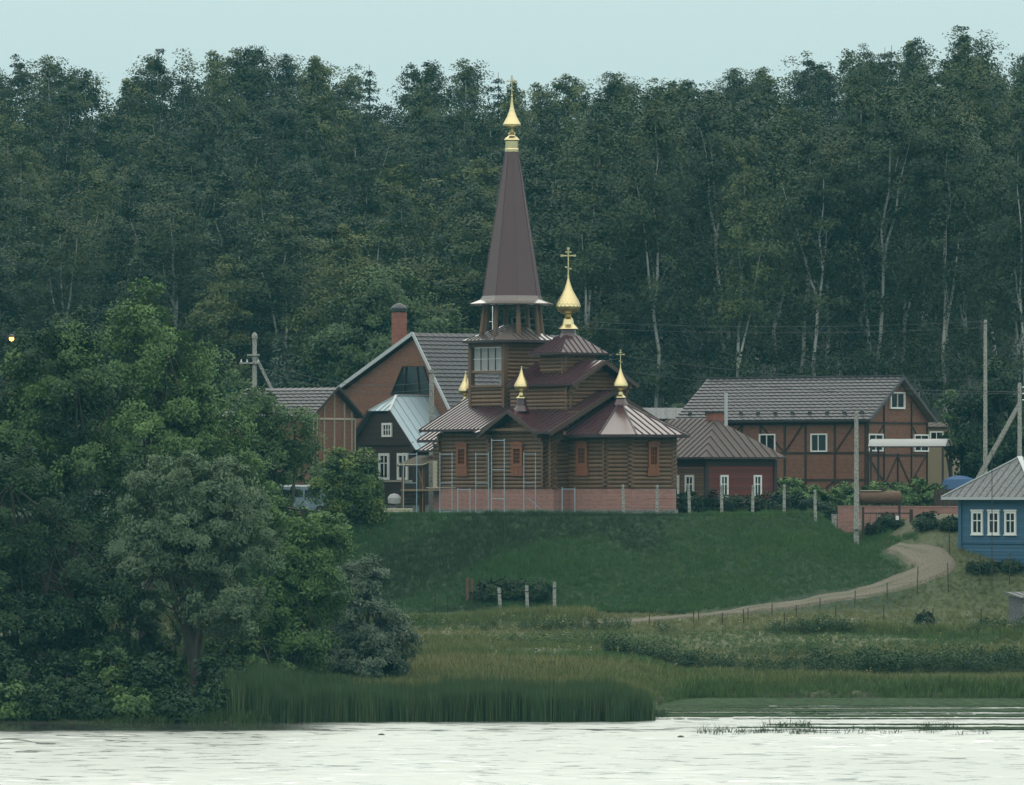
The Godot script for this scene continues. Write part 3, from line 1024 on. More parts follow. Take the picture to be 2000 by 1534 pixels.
	# two stones that break the surface
	for q in [[745, 1437, "small dark stone breaking the water in front of the reeds"], [1330, 1441, "small dark stone beside the grass sprigs in the water"]]:
		var st := MB.new()
		var p: Vector3 = Vector3((q[0] - 1000.0) * 285.0 / F, WATER, 0)
		var d: float = (EYE - WATER) * F / (q[1] - 955.0)
		st.facets([Vector2(0.24, -0.1), Vector2(0.2, 0.05), Vector2(0.1, 0.12), Vector2(0.01, 0.13)], 7, Vector3.ZERO, 0.4)
		var o := obj("stone", st, M.dark_stone)
		o.position = Vector3((q[0] - 1000.0) * d / F, WATER, CAMZ - d)
		o.scale = Vector3(0.8, 0.7, 0.7)
		tag(o, q[2], "stone", "stones in the water")


# ---------------------------------------------------------------- building pieces
func bas(out: Vector2) -> Basis:
	var z := Vector3(out.x, 0, out.y).normalized()
	return Basis(Vector3.UP.cross(z), Vector3.UP, z)


func turned(theta: float) -> float:   # yaw that sends local +x towards (cos, 0, sin): the +x end comes forward for a positive angle
	return -theta * T


# a metal roof plane as a thin slab whose eave is p[0] -> p[1], with a standing seam every gap metres as children
func roof_plane(parent: Node, p: Array, gap: float, m: Material, seam_mat: Material, called := "roof", th := 0.06, fascia := 0.0) -> MeshInstance3D:
	var nn := Vector3.ZERO
	for k in range(1, p.size() - 1):
		nn += (p[k] - p[0]).cross(p[k + 1] - p[0])
	nn = nn.normalized()
	if nn.y < 0.0: nn = -nn
	var mb := MB.new()
	mb.prism(p, -nn * th)
	var o := obj(called, mb, m, parent)
	var e: Vector3 = (p[1] - p[0]).normalized()
	var s := nn.cross(e)
	if s.y < 0.0: s = -s
	if fascia > 0.0:
		var fb := MB.new()
		fb.beam(p[0] - nn * 0.03 + Vector3.DOWN * fascia * 0.5, p[1] - nn * 0.03 + Vector3.DOWN * fascia * 0.5, 0.05, fascia)
		obj("gutter", fb, seam_mat, o)
	if gap > 0.0:
		var c := []
		var lo := 1e9
		var hi := -1e9
		for q in p:
			var x: float = (q - p[0]).dot(e)
			c.append(Vector2(x, (q - p[0]).dot(s)))
			lo = minf(lo, x)
			hi = maxf(hi, x)
		var t := lo + 0.04
		while t < hi - 0.02:
			var a := 1e9
			var b := -1e9
			for k in c.size():
				var q: Vector2 = c[k]
				var r: Vector2 = c[(k + 1) % c.size()]
				if (q.x - t) * (r.x - t) <= 0.0 and absf(q.x - r.x) > 1e-6:
					var y := lerpf(q.y, r.y, (t - q.x) / (r.x - q.x))
					a = minf(a, y)
					b = maxf(b, y)
			if b - a > 0.15:
				var sb := MB.new()
				sb.beam(p[0] + e * t + s * a + nn * 0.02, p[0] + e * t + s * b + nn * 0.02, 0.035, 0.05, nn)
				obj("seam", sb, seam_mat, o)
			t += gap
	return o


# metal tiles: stepped, gently waved courses from the eave a -> b up along rise
func tile_roof(parent: Node, a: Vector3, b: Vector3, rise: Vector3, m: Material, called := "roof") -> MeshInstance3D:
	var mb := MB.new()
	var e := (b - a).normalized()
	var ln := (b - a).length()
	var nn := e.cross(rise).normalized()
	if nn.y < 0.0: nn = -nn
	var rows := int(rise.length() / 0.36)
	var cols := int(ln / 0.13)
	for r in rows:
		var y0 := rise * float(r) / rows
		var y1 := rise * float(r + 1) / rows
		for k in cols:
			var f0 := e * ln * float(k) / cols
			var f1 := e * ln * float(k + 1) / cols
			var w0 := nn * 0.022 * sin(k * PI * 0.5)
			var w1 := nn * 0.022 * sin((k + 1) * PI * 0.5)
			mb.face([a + f0 + y0 + w0 + nn * 0.055, a + f1 + y0 + w1 + nn * 0.055, a + f1 + y1 + w1, a + f0 + y1 + w0], nn)
			mb.face([a + f0 + y0 + w0 + nn * 0.055, a + f1 + y0 + w1 + nn * 0.055, a + f1 + y0 + w1 - nn * 0.01, a + f0 + y0 + w0 - nn * 0.01], -rise)
	mb.prism([a - nn * 0.03, b - nn * 0.03, b + rise - nn * 0.03, a + rise - nn * 0.03], -nn * 0.08)
	return obj(called, mb, m, parent)


func bar(parent: Node, called: String, a: Vector3, b: Vector3, w: float, h: float, m: Material, up := Vector3.UP) -> MeshInstance3D:
	var mb := MB.new()
	mb.beam(a, b, w, h, up)
	return obj(called, mb, m, parent)


func block(parent: Node, called: String, lo: Vector3, hi: Vector3, m: Material) -> MeshInstance3D:
	var mb := MB.new()
	mb.span(lo, hi)
	return obj(called, mb, m, parent)


func solid(parent: Node, called: String, p: Array, e: Vector3, m: Material) -> MeshInstance3D:
	var mb := MB.new()
	mb.prism(p, e)
	return obj(called, mb, m, parent)


# window with a frame of bars round a pane; cols/rows of panes; tall: shares of the height where rails run
func window(parent: Node, c: Vector3, out: Vector2, w: float, h: float, bw: float, fm: Material, cols: Array, rails: Array, deep := 0.1, thin := 0.05, called := "window") -> MeshInstance3D:
	var b := bas(out)
	var mb := MB.new()
	for s in [-1.0, 1.0]:
		mb.box(c + b.x * s * (w - bw) * 0.5 + b.z * deep * 0.5, Vector3(bw, h, deep), b)
		mb.box(c + Vector3.UP * s * (h - bw) * 0.5 + b.z * (deep * 0.5 - 0.004), Vector3(w - bw * 2.0, bw, deep), b)
	var o := obj(called, mb, fm, parent)
	var pb := MB.new()
	pb.box(c + b.z * 0.02, Vector3(w - bw * 1.6, h - bw * 1.6, 0.02), b)
	obj("pane", pb, M.glass, o)
	for k in cols:
		var g := MB.new()
		g.box(c + b.x * (k - 0.5) * (w - bw * 2.0) + b.z * (deep * 0.5 - 0.008), Vector3(thin, h - bw * 2.0, deep * 0.7), b)
		obj("mullion", g, fm, o)
	for k in rails:
		var g := MB.new()
		g.box(c + Vector3.UP * (k - 0.5) * (h - bw * 2.0) + b.z * (deep * 0.5 - 0.014), Vector3(w - bw * 2.0, thin, deep * 0.7), b)
		obj("rail", g, fm, o)
	return o


# church window: carved surround with a panel below the glass
func church_window(parent: Node, c: Vector3, out: Vector2, k := 1.0) -> void:
	var b := bas(out)
	var o := window(parent, c + Vector3(0, 0.22, 0) + b.z * 0.1, out, 0.78 * k, 1.4, 0.16 * k, M.orange_wood, [0.33, 0.67], [0.25, 0.5, 0.75], 0.14, 0.035)
	var mb := MB.new()
	mb.box(c + Vector3(0, -0.76, 0) + b.z * 0.16, Vector3(0.86 * k, 0.54, 0.1), b)
	obj("apron_panel", mb, M.orange_wood, o)
	mb = MB.new()
	for j in 3:
		mb.box(c + Vector3(0, -0.76, 0) + b.x * (j - 1) * 0.26 * k + b.z * 0.215, Vector3(0.17 * k, 0.38, 0.03), b)
	obj("carving", mb, M.orange_wood, o)
	mb = MB.new()
	mb.prism([c + b.x * -0.48 * k + Vector3(0, 0.93, 0) + b.z * 0.12, c + b.x * 0.48 * k + Vector3(0, 0.93, 0) + b.z * 0.12, c + b.x * 0.42 * k + Vector3(0, 1.06, 0) + b.z * 0.12, c + Vector3(0, 1.16, 0) + b.z * 0.12, c + b.x * -0.42 * k + Vector3(0, 1.06, 0) + b.z * 0.12], b.z * 0.16)
	obj("head_board", mb, M.orange_wood, o)


func log_wall(parent: Node, a: Vector2, b: Vector2, y0: float, y1: float, ext := 0.22, r := 0.132, half := -1.0) -> MeshInstance3D:
	# half >= 0: a gable whose logs shorten to nothing at y1
	var d := (b - a).normalized()
	var mb := MB.new()
	var p := [Vector3(a.x, y0, a.y), Vector3(b.x, y0, b.y)]
	var mid := (a + b) * 0.5
	if half < 0.0:
		p.append(Vector3(b.x, y1, b.y))
		p.append(Vector3(a.x, y1, a.y))
	else:
		p.append(Vector3(mid.x, y1, mid.y))
	var nrm := Vector3(-d.y, 0, d.x)
	var q := []
	for k in p: q.append(k - nrm * 0.05)
	mb.prism(q, nrm * 0.1)
	var wall := obj("log_wall", mb, M.log_core, parent)
	var n := maxi(1, int(round((y1 - y0) / (r * 1.9))))
	var pitch := (y1 - y0) / n
	for k in n:
		var y := y0 + pitch * (k + 0.5)
		var e := ext + rng.randf_range(-0.03, 0.03)
		var s := Vector3(a.x - d.x * e, y, a.y - d.y * e)
		var t := Vector3(b.x + d.x * e, y, b.y + d.y * e)
		if half >= 0.0:
			var hw := half * (y1 - y - pitch * 0.4) / (y1 - y0)
			if hw < 0.15: continue
			s = Vector3(mid.x - d.x * hw, y, mid.y - d.y * hw)
			t = Vector3(mid.x + d.x * hw, y, mid.y + d.y * hw)
		var lb := MB.new()
		lb.tube(s, t, r * rng.randf_range(0.98, 1.05), r * rng.randf_range(0.98, 1.05), 9)
		obj("log", lb, M.logs[rng.randi() % M.logs.size()], wall)
	return wall


func cross(parent: Node, base: Vector3, h: float, w: float, face_dir: Vector3) -> void:
	var mb := MB.new()
	var x := face_dir
	var t := h * 0.045
	mb.beam(base, base + Vector3.UP * h, t, t, x)
	mb.beam(base + Vector3.UP * h * 0.74 - x * w * 0.5, base + Vector3.UP * h * 0.74 + x * w * 0.5, t, t)
	mb.beam(base + Vector3.UP * h * 0.87 - x * w * 0.24, base + Vector3.UP * h * 0.87 + x * w * 0.24, t, t)
	mb.beam(base + Vector3.UP * h * 0.3 - x * w * 0.26 + Vector3.UP * w * 0.1, base + Vector3.UP * h * 0.3 + x * w * 0.26 - Vector3.UP * w * 0.1, t, t)
	for q in [base + Vector3.UP * h, base + Vector3.UP * h * 0.74 - x * w * 0.5, base + Vector3.UP * h * 0.74 + x * w * 0.5]:
		mb.box(q, Vector3(t, t, t) * 1.7)
	obj("cross", mb, M.gold, parent)


# onion dome at o (foot of its neck): r widest radius, h height of the bulb; scales overlap in rows
func dome(parent: Node, o: Vector3, r: float, h: float, skirt: bool) -> float:
	var mb := MB.new()
	var y := 0.0
	if skirt:
		mb.lathe([Vector2(r * 0.82, 0.0), Vector2(r * 0.8, 0.04), Vector2(r * 0.5, h * 0.12), Vector2(r * 0.4, h * 0.26), Vector2(r * 0.22, h * 0.33)], 20, o)
		obj("dome_skirt", mb, M.gold, parent)
		y = h * 0.31
	var nb := MB.new()
	nb.lathe([Vector2(r * 0.24, y), Vector2(r * 0.24, y + h * 0.1)], 14, o)
	obj("dome_neck", nb, M.gold_dark, parent)
	y += h * 0.08
	var prof := [Vector2(0.22, 0.0), Vector2(0.55, 0.035), Vector2(0.82, 0.09), Vector2(0.96, 0.15), Vector2(1.0, 0.21), Vector2(0.97, 0.28), Vector2(0.86, 0.36), Vector2(0.68, 0.46), Vector2(0.48, 0.57), Vector2(0.31, 0.69), Vector2(0.18, 0.82), Vector2(0.09, 0.94), Vector2(0.06, 1.0)]
	var pr := []
	for q in prof: pr.append(Vector2(q.x * r, y + q.y * h))
	mb = MB.new()
	mb.lathe(pr, 28, o)
	var bulb := obj("onion_dome", mb, M.gold, parent)
	var sb := MB.new()
	var rows := 9
	for k in rows:
		var f1 := 0.2 + 0.66 * (k + 1.9) / rows
		var f0 := 0.2 + 0.66 * float(k) / rows
		var r0 := 0.0
		var r1 := 0.0
		for j in prof.size() - 1:
			if f0 >= prof[j].y and f0 <= prof[j + 1].y: r0 = r * lerpf(prof[j].x, prof[j + 1].x, (f0 - prof[j].y) / (prof[j + 1].y - prof[j].y))
			if f1 >= prof[j].y and f1 <= prof[j + 1].y: r1 = r * lerpf(prof[j].x, prof[j + 1].x, (f1 - prof[j].y) / (prof[j + 1].y - prof[j].y))
		var cnt := 18
		for j in cnt:
			var t := TAU * (j + (0.5 if k % 2 else 0.0)) / cnt
			var w := TAU / cnt * 0.5
			var tip := o + Vector3(cos(t) * (r0 * 1.05 + 0.012), y + f0 * h, sin(t) * (r0 * 1.05 + 0.012))
			var rm := lerpf(r0, r1, 0.42) * 1.03 + 0.004
			var ym := y + lerpf(f0, f1, 0.42) * h
			var ml := o + Vector3(cos(t - w) * rm, ym, sin(t - w) * rm)
			var mr := o + Vector3(cos(t + w) * rm, ym, sin(t + w) * rm)
			var up := o + Vector3(cos(t) * (r1 * 1.0 + 0.002), y + f1 * h, sin(t) * (r1 + 0.002))
			var out := Vector3(cos(t), 0.3, sin(t))
			sb.face([tip, ml, mr], out)
			sb.face([ml, up, mr], out)
	tag(obj("scales", sb, M.gold, bulb), "", "", "", "stuff")
	var top := y + h
	mb = MB.new()
	var br := maxf(r * 0.1, 0.05)
	mb.lathe([Vector2(0.01, -br), Vector2(br * 0.8, -br * 0.6), Vector2(br, 0), Vector2(br * 0.8, br * 0.6), Vector2(0.01, br)], 10, o + Vector3.UP * (top + br * 0.7))
	obj("finial", mb, M.gold, parent)
	return top + br * 1.5


func ly(py: float, k := 1.0) -> float:
	return 1.6 + (955.0 - py) * 0.03226 * k


func build_church() -> void:
	var ch := thing("wooden_church", "log church with a tall brown tent spire and gold onion domes on a brick plinth", "church", Vector3(3.61, -0.028, -7.0), turned(55.0))
	ch.scale = Vector3(1.0175, 1.0175, 1.0175)
	var R: Material = M.roof_brown
	var S: Material = M.roof_seam
	var south := Vector2(0, 1)
	var east := Vector2(1, 0)
	# --- plinths of brick on a concrete strip
	var apse := [Vector2(3.6, 2.6), Vector2(7.8, 2.6), Vector2(8.9, 1.5), Vector2(8.9, -1.5), Vector2(7.8, -2.6), Vector2(3.6, -2.6)]
	block(ch, "plinth", Vector3(-9.05, 0.3, -3.55), Vector3(-2.5, 1.6, 3.55), M.plinth)
	block(ch, "plinth", Vector3(-3.75, 0.3, -3.8), Vector3(3.75, 1.602, 3.8), M.plinth)
	block(ch, "plinth", Vector3(-12.6, 0.3, -1.7), Vector3(-9.06, 1.55, 1.7), M.plinth)
	block(ch, "foundation", Vector3(-9.15, -0.9, -3.65), Vector3(-2.6, 0.3, 3.65), M.concrete)
	block(ch, "foundation", Vector3(-3.85, -0.9, -3.9), Vector3(3.85, 0.302, 3.9), M.concrete)
	var ap := []
	var fp := []
	for q in apse:
		ap.append(Vector3(q.x + 0.05 * signf(q.x), 0.3, q.y + 0.05 * signf(q.y)))
		fp.append(Vector3(q.x + 0.14, -0.9, q.y + 0.14 * signf(q.y)))
	solid(ch, "plinth", ap, Vector3(0, 1.298, 0), M.plinth)
	solid(ch, "foundation", fp, Vector3(0, 1.198, 0), M.concrete)
	# --- log walls of the ground storey
	var top := 5.15
	log_wall(ch, Vector2(-9, 3.5), Vector2(-3.6, 3.5), 1.6, top)
	log_wall(ch, Vector2(-9, 3.5), Vector2(-9, -3.5), 1.6, top)
	log_wall(ch, Vector2(-3.65, 3.73), Vector2(-2.9, 3.73), 1.6, top, 0.05)
	log_wall(ch, Vector2(-2.9, 3.76), Vector2(2.9, 3.76), 1.6, 5.05, 0.2)
	log_wall(ch, Vector2(-2.9, 4.0), Vector2(-2.9, 3.4), 1.6, 5.0, 0.02)
	log_wall(ch, Vector2(2.95, 3.7), Vector2(3.65, 3.7), 1.6, top)
	log_wall(ch, Vector2(3.65, 3.7), Vector2(3.65, 2.5), 1.6, 5.3)
	log_wall(ch, Vector2(3.65, -2.5), Vector2(3.65, -3.7), 1.6, 5.3)
	log_wall(ch, Vector2(3.7, 2.6), Vector2(7.8, 2.6), 1.6, 4.95, 0.12)
	log_wall(ch, Vector2(7.8, 2.6), Vector2(8.9, 1.5), 1.6, 4.95, 0.12)
	log_wall(ch, Vector2(8.9, 1.5), Vector2(8.9, -1.5), 1.6, 4.95, 0.14)
	log_wall(ch, Vector2(8.9, -1.5), Vector2(7.8, -2.6), 1.6, 4.95, 0.12)
	block(ch, "inner_wall", Vector3(-8.8, 1.4, -3.3), Vector3(3.4, 4.95, 3.3), M.log_core)
	block(ch, "inner_wall", Vector3(3.45, 1.4, -2.4), Vector3(7.6, 4.9, 2.4), M.log_core)
	# corner posts where log ends cross
	for q in [Vector2(-9, 3.5), Vector2(-2.9, 3.76), Vector2(2.9, 3.76), Vector2(3.65, 3.7), Vector2(7.8, 2.6), Vector2(8.9, 1.5), Vector2(8.9, -1.5), Vector2(-3.3, 3.6)]:
		var k := 0
		var cp := MB.new()
		while 1.73 + k * 0.255 < 4.95:
			var dd := Vector3(0.3, 0, 0) if absf(q.y) > 3.0 else Vector3(0.21, 0, -0.21 * signf(q.y))
			var y := 1.86 + k * 0.255
			cp.tube(Vector3(q.x, y, q.y) + Vector3(0, 0, 0.32 * signf(q.y)), Vector3(q.x, y, q.y) - Vector3(0, 0, 0.1 * signf(q.y)), 0.125, 0.125, 8)
			k += 1
		obj("log_ends", cp, M.logs[1], ch)
	church_window(ch, Vector3(-6.5, 3.42, 3.5), south, 1.5)
	church_window(ch, Vector3(0.0, 3.42, 3.76), south, 1.5)
	church_window(ch, Vector3(5.35, 3.42, 2.6), south, 1.5)
	church_window(ch, Vector3(8.9, 3.42, 0.0), east)
	# --- cross gable of the south arm
	var gy := 6.54
	log_wall(ch, Vector2(-2.75, 3.76), Vector2(2.75, 3.76), 5.05, gy - 0.1, 0.0, 0.132, 2.75)
	var ridge_f := Vector3(0, gy, 4.65)
	var ridge_b := Vector3(0, gy, 2.2)
	for s in [-1.0, 1.0]:
		roof_plane(ch, [Vector3(3.25 * s, 5.03, 4.65), Vector3(3.25 * s, 5.03, 4.6), ridge_b, ridge_f], 0.0, R, S, "gable_roof")
		bar(ch, "barge_board", Vector3(3.32 * s, 4.9, 4.7), ridge_f + Vector3(0, -0.1, 0.05), 0.06, 0.26, M.trim_brown)
		for k in 3:
			bar(ch, "bracket_log", Vector3(2.9 * s, 4.9 - k * 0.26, 3.5), Vector3(2.9 * s, 4.9 - k * 0.26, 4.5 - k * 0.25), 0.24, 0.24, M.logs[0])
	bar(ch, "tie_beam", Vector3(-2.6, 5.3, 4.35), Vector3(2.6, 5.3, 4.35), 0.14, 0.16, M.logs[2])
	# --- main roof, ridge running east
	var ry := 7.73
	var ey := 5.15
	for s in [-1.0, 1.0]:
		roof_plane(ch, [Vector3(3.1, ey, 4.9 * s), Vector3(4.9, ey, 4.9 * s), Vector3(4.9, ry, 0), Vector3(0, ry, 0), Vector3(0, 6.53, 2.27 * s)], 0.55, R, S, "main_roof", 0.06, 0.12)
		roof_plane(ch, [Vector3(-3.5, ey, 4.9 * s), Vector3(-3.1, ey, 4.9 * s), Vector3(0, 6.53, 2.27 * s), Vector3(0, ry, 0), Vector3(-3.5, ry, 0)], 0.55, R, S, "main_roof")
		bar(ch, "barge_board", Vector3(4.93, ey - 0.15, 4.95 * s), Vector3(4.93, ry - 0.12, 0), 0.07, 0.3, M.trim_brown, Vector3(0, 0.9, 0.5 * s))
		for k in 4:
			bar(ch, "bracket_log", Vector3(3.5, 5.05 - k * 0.255 + 0.02 * k, 3.66 * s), Vector3(4.75 - k * 0.3, 5.05 - k * 0.255, 3.66 * s), 0.24, 0.24, M.logs[k % 3])
		bar(ch, "purlin", Vector3(3.6, 6.3, 2.5 * s), Vector3(4.8, 6.3, 2.5 * s), 0.22, 0.22, M.logs[0])
	log_wall(ch, Vector2(3.66, 3.9), Vector2(3.66, -3.9), 5.3, 7.6, 0.0, 0.132, 3.7)
	bar(ch, "roof_ridge", Vector3(3.0, ry + 0.03, 0), Vector3(4.95, ry + 0.03, 0), 0.16, 0.05, S)
	# --- narthex roof west of the crossing
	for s in [-1.0, 1.0]:
		roof_plane(ch, [Vector3(-10.0, 5.38, 4.55 * s), Vector3(-3.0, 5.38, 4.55 * s), Vector3(-2.6, 7.9, 0), Vector3(-10.0, 7.9, 0)], 0.46, R, S, "narthex_roof", 0.06, 0.13)
		bar(ch, "barge_board", Vector3(-10.03, 5.25, 4.55 * s), Vector3(-10.03, 7.8, 0), 0.06, 0.24, M.trim_brown)
	log_wall(ch, Vector2(-9, 3.5), Vector2(-9, -3.5), 5.15, 7.5, 0.0, 0.132, 3.4)
	# --- apse roof
	var pk := Vector3(5.6, ly(786), 0)
	var pb := Vector3(3.7, ly(786), 0)
	var ae := ly(851)
	var ec := [Vector3(3.75, ae, 3.5), Vector3(8.2, ae, 3.5), Vector3(9.9, ae, 1.9), Vector3(9.9, ae, -1.9), Vector3(8.2, ae, -3.5), Vector3(3.75, ae, -3.5)]
	roof_plane(ch, [ec[0], ec[1], pk, pb], 0.55, R, S, "apse_roof", 0.06, 0.14)
	roof_plane(ch, [ec[1], ec[2], pk], 0.0, R, S, "apse_roof", 0.06, 0.14)
	roof_plane(ch, [ec[2], ec[3], pk], 0.5, R, S, "apse_roof", 0.06, 0.14)
	roof_plane(ch, [ec[3], ec[4], pk], 0.0, R, S, "apse_roof", 0.06, 0.14)
	roof_plane(ch, [ec[4], ec[5], pb, pk], 0.55, R, S, "apse_roof", 0.06, 0.14)
	for k in range(1, 5):
		bar(ch, "hip_cap", ec[k] + Vector3(0, 0.02, 0), pk + Vector3(0, 0.02, 0), 0.1, 0.05, S)
	solid(ch, "soffit", [ec[0] + Vector3(0, -0.14, 0), ec[1] + Vector3(-0.05, -0.14, -0.05), ec[2] + Vector3(-0.08, -0.14, 0), ec[3] + Vector3(-0.08, -0.14, 0), ec[4] + Vector3(-0.05, -0.14, 0.05), ec[5] + Vector3(0, -0.14, 0)], Vector3(0, -0.04, 0), M.trim_brown)
	# --- second tier
	for w in [[Vector2(-3, 2.1), Vector2(3, 2.1)], [Vector2(3, 2.1), Vector2(3, -2.1)], [Vector2(3, -2.1), Vector2(-3, -2.1)]]:
		log_wall(ch, w[0], w[1], 6.5, 8.15)
	log_wall(ch, Vector2(3, 2.1), Vector2(3, -2.1), 8.15, 9.45, 0.0, 0.132, 2.1)
	block(ch, "inner_wall", Vector3(-2.9, 6.6, -2.0), Vector3(2.9, 8.1, 2.0), M.log_core)
	for s in [-1.0, 1.0]:
		roof_plane(ch, [Vector3(-3.4, 8.15, 2.55 * s), Vector3(4.0, 8.15, 2.55 * s), Vector3(4.0, 9.63, 0), Vector3(-3.4, 9.63, 0)], 0.55, R, S, "tier_roof", 0.06, 0.08)
		bar(ch, "barge_board", Vector3(4.03, 8.0, 2.55 * s), Vector3(4.03, 9.53, 0), 0.06, 0.24, M.trim_brown)
		bar(ch, "bracket_log", Vector3(2.9, 8.0, 2.08 * s), Vector3(3.85, 8.0, 2.08 * s), 0.24, 0.24, M.logs[0])
		bar(ch, "bracket_log", Vector3(2.9, 7.75, 2.08 * s), Vector3(3.55, 7.75, 2.08 * s), 0.24, 0.24, M.logs[1])
	# --- third tier and main drum
	for w in [[Vector2(-1.15, 1.15), Vector2(1.15, 1.15)], [Vector2(1.15, 1.15), Vector2(1.15, -1.15)]]:
		log_wall(ch, w[0], w[1], 8.7, 10.12, 0.16)
	block(ch, "inner_wall", Vector3(-1.1, 8.6, -1.1), Vector3(1.1, 10.1, 1.1), M.log_core)
	var te := 10.15
	var tt := ly(655)
	var tc := [Vector3(-1.8, te, 1.8), Vector3(1.8, te, 1.8), Vector3(1.8, te, -1.8), Vector3(-1.8, te, -1.8)]
	var tu := [Vector3(-0.42, tt, 0.42), Vector3(0.42, tt, 0.42), Vector3(0.42, tt, -0.42), Vector3(-0.42, tt, -0.42)]
	for k in 4:
		roof_plane(ch, [tc[k], tc[(k + 1) % 4], tu[(k + 1) % 4], tu[k]], 0.4, R, S, "upper_roof", 0.05, 0.1)
	var mb := MB.new()
	mb.facets([Vector2(0.62, tt - 0.15), Vector2(0.5, tt + 0.1), Vector2(0.48, ly(645)), Vector2(0.58, ly(643)), Vector2(0.0, ly(642))], 12, Vector3.ZERO, 0.2)
	obj("dome_drum", mb, R, ch)
	var dtop := dome(ch, Vector3(0, ly(643), 0), 0.77, 2.35, true)
	cross(ch, Vector3(0, ly(643) + dtop - 0.05, 0), 1.75, 0.8, Vector3(0, 0, -1).lerp(Vector3(1, 0, 0), 0.4).normalized())
	# --- small cupolas over the four arms
	for q in [[Vector3(0, 6.45, 3.6), true, ly(779), false], [pk + Vector3(0, -0.25, 0), true, ly(779), true], [Vector3(0, 6.45, -3.5), true, ly(779), false], [Vector3(-11.4, 6.2, 0), true, ly(782), false]]:
		var b: Vector3 = q[0]
		var y: float = q[2]
		mb = MB.new()
		mb.lathe([Vector2(0.55, b.y), Vector2(0.34, b.y + 0.35), Vector2(0.3, y - 0.04), Vector2(0.4, y), Vector2(0.0, y + 0.01)], 14, Vector3(b.x, 0, b.z))
		obj("dome_drum", mb, R, ch)
		mb = MB.new()
		mb.lathe([Vector2(0.35, 0), Vector2(0.33, 0.05), Vector2(0.17, 0.18), Vector2(0.15, 0.34)], 14, Vector3(b.x, y, b.z))
		obj("dome_skirt", mb, M.gold, ch)
		var h := dome(ch, Vector3(b.x, y + 0.3, b.z), 0.46, 1.5, false)
		if q[3]: cross(ch, Vector3(b.x, y + 0.3 + h - 0.04, b.z), 1.0, 0.42, Vector3(0, 0, -1).lerp(Vector3(1, 0, 0), 0.4).normalized())
	# --- bell tower
	var tk := 412.2 / 407.0
	var tx := -6.2
	var hw := 1.85
	var ty := ly(668, tk)
	var sill := ly(757, tk)
	for c in [Vector2(tx - hw, hw), Vector2(tx + hw, hw), Vector2(tx + hw, -hw), Vector2(tx - hw, -hw)]:
		bar(ch, "corner_post", Vector3(c.x, 5.5, c.y), Vector3(c.x, ty, c.y), 0.3, 0.3, M.logs[1])
	log_wall(ch, Vector2(tx - hw, hw), Vector2(tx + hw, hw), 5.8, sill, 0.05)
	log_wall(ch, Vector2(tx + hw, hw), Vector2(tx + hw, -hw), 6.6, ty - 0.1, 0.05)
	log_wall(ch, Vector2(tx - hw, -hw), Vector2(tx - hw, hw), 6.6, sill, 0.05)
	log_wall(ch, Vector2(tx + hw, -hw), Vector2(tx - hw, -hw), 6.6, sill, 0.05)
	block(ch, "tower_floor", Vector3(tx - hw, sill - 0.25, -hw), Vector3(tx + hw, sill - 0.13, hw), M.log_core)
	block(ch, "tower_ceiling", Vector3(tx - hw, ty - 0.15, -hw), Vector3(tx + hw, ty - 0.03, hw), M.log_core)
	bar(ch, "sill_beam", Vector3(tx - hw, sill + 0.05, hw + 0.06), Vector3(tx + hw, sill + 0.05, hw + 0.06), 0.3, 0.14, M.logs[0])
	bar(ch, "lintel_beam", Vector3(tx - hw, ty - 0.2, hw), Vector3(tx + hw, ty - 0.2, hw), 0.3, 0.3, M.logs[0])
	bar(ch, "middle_beam", Vector3(tx - hw, ly(727, tk), hw + 0.02), Vector3(tx + hw, ly(727, tk), hw + 0.02), 0.2, 0.14, M.logs[2])
	# translucent sheets close the upper half of the south opening
	var wy0 := ly(725, tk)
	var wy1 := ly(681, tk)
	var wn := block(ch, "belfry_window", Vector3(tx - hw + 0.2, wy0 - 0.04, hw - 0.08), Vector3(tx + hw - 0.2, wy0 + 0.02, hw + 0.06), M.white_paint)
	for k in 4:
		var x0 := tx - hw + 0.24 + k * (hw * 2.0 - 0.48) / 4.0
		block(wn, "pane", Vector3(x0 + 0.03, wy0 + 0.03, hw - 0.05), Vector3(x0 + (hw * 2.0 - 0.48) / 4.0 - 0.03, wy1, hw - 0.03), M.sheet)
		if k > 0: block(wn, "mullion", Vector3(x0 - 0.025, wy0 + 0.02, hw - 0.07), Vector3(x0 + 0.025, wy1, hw + 0.02), M.trim_brown)
	block(wn, "rail", Vector3(tx - hw + 0.22, (wy0 + wy1) * 0.5, hw - 0.025), Vector3(tx + hw - 0.22, (wy0 + wy1) * 0.5 + 0.035, hw + 0.015), M.white_paint)
	solid(ch, "cloth_flap", [Vector3(tx + 0.6, sill + 0.25, hw - 0.5), Vector3(tx + 1.5, sill + 0.3, hw - 0.4), Vector3(tx + 1.4, sill + 0.5, hw - 0.4), Vector3(tx + 0.5, sill + 0.95, hw - 0.5)], Vector3(0, 0, 0.02), M.sheet)
	# --- roof under the belfry posts: eight-sided, corners cut
	var eh := 2.62
	var cut := 0.85
	var ring := []
	for c in [Vector2(1, 1), Vector2(1, -1), Vector2(-1, -1), Vector2(-1, 1)]:
		var a := Vector3(tx + c.x * (eh - (cut if c.x * c.y > 0 else 0.0)), ty + 0.08, c.y * (eh - (0.0 if c.x * c.y > 0 else cut)))
		var b := Vector3(tx + c.x * (eh - (0.0 if c.x * c.y > 0 else cut)), ty + 0.08, c.y * (eh - (cut if c.x * c.y > 0 else 0.0)))
		ring.append(a)
		ring.append(b)
	var up := []
	var apex_y := ly(634, tk)
	for q in ring: up.append(Vector3(tx + (q.x - tx) * 0.12, apex_y, q.z * 0.12))
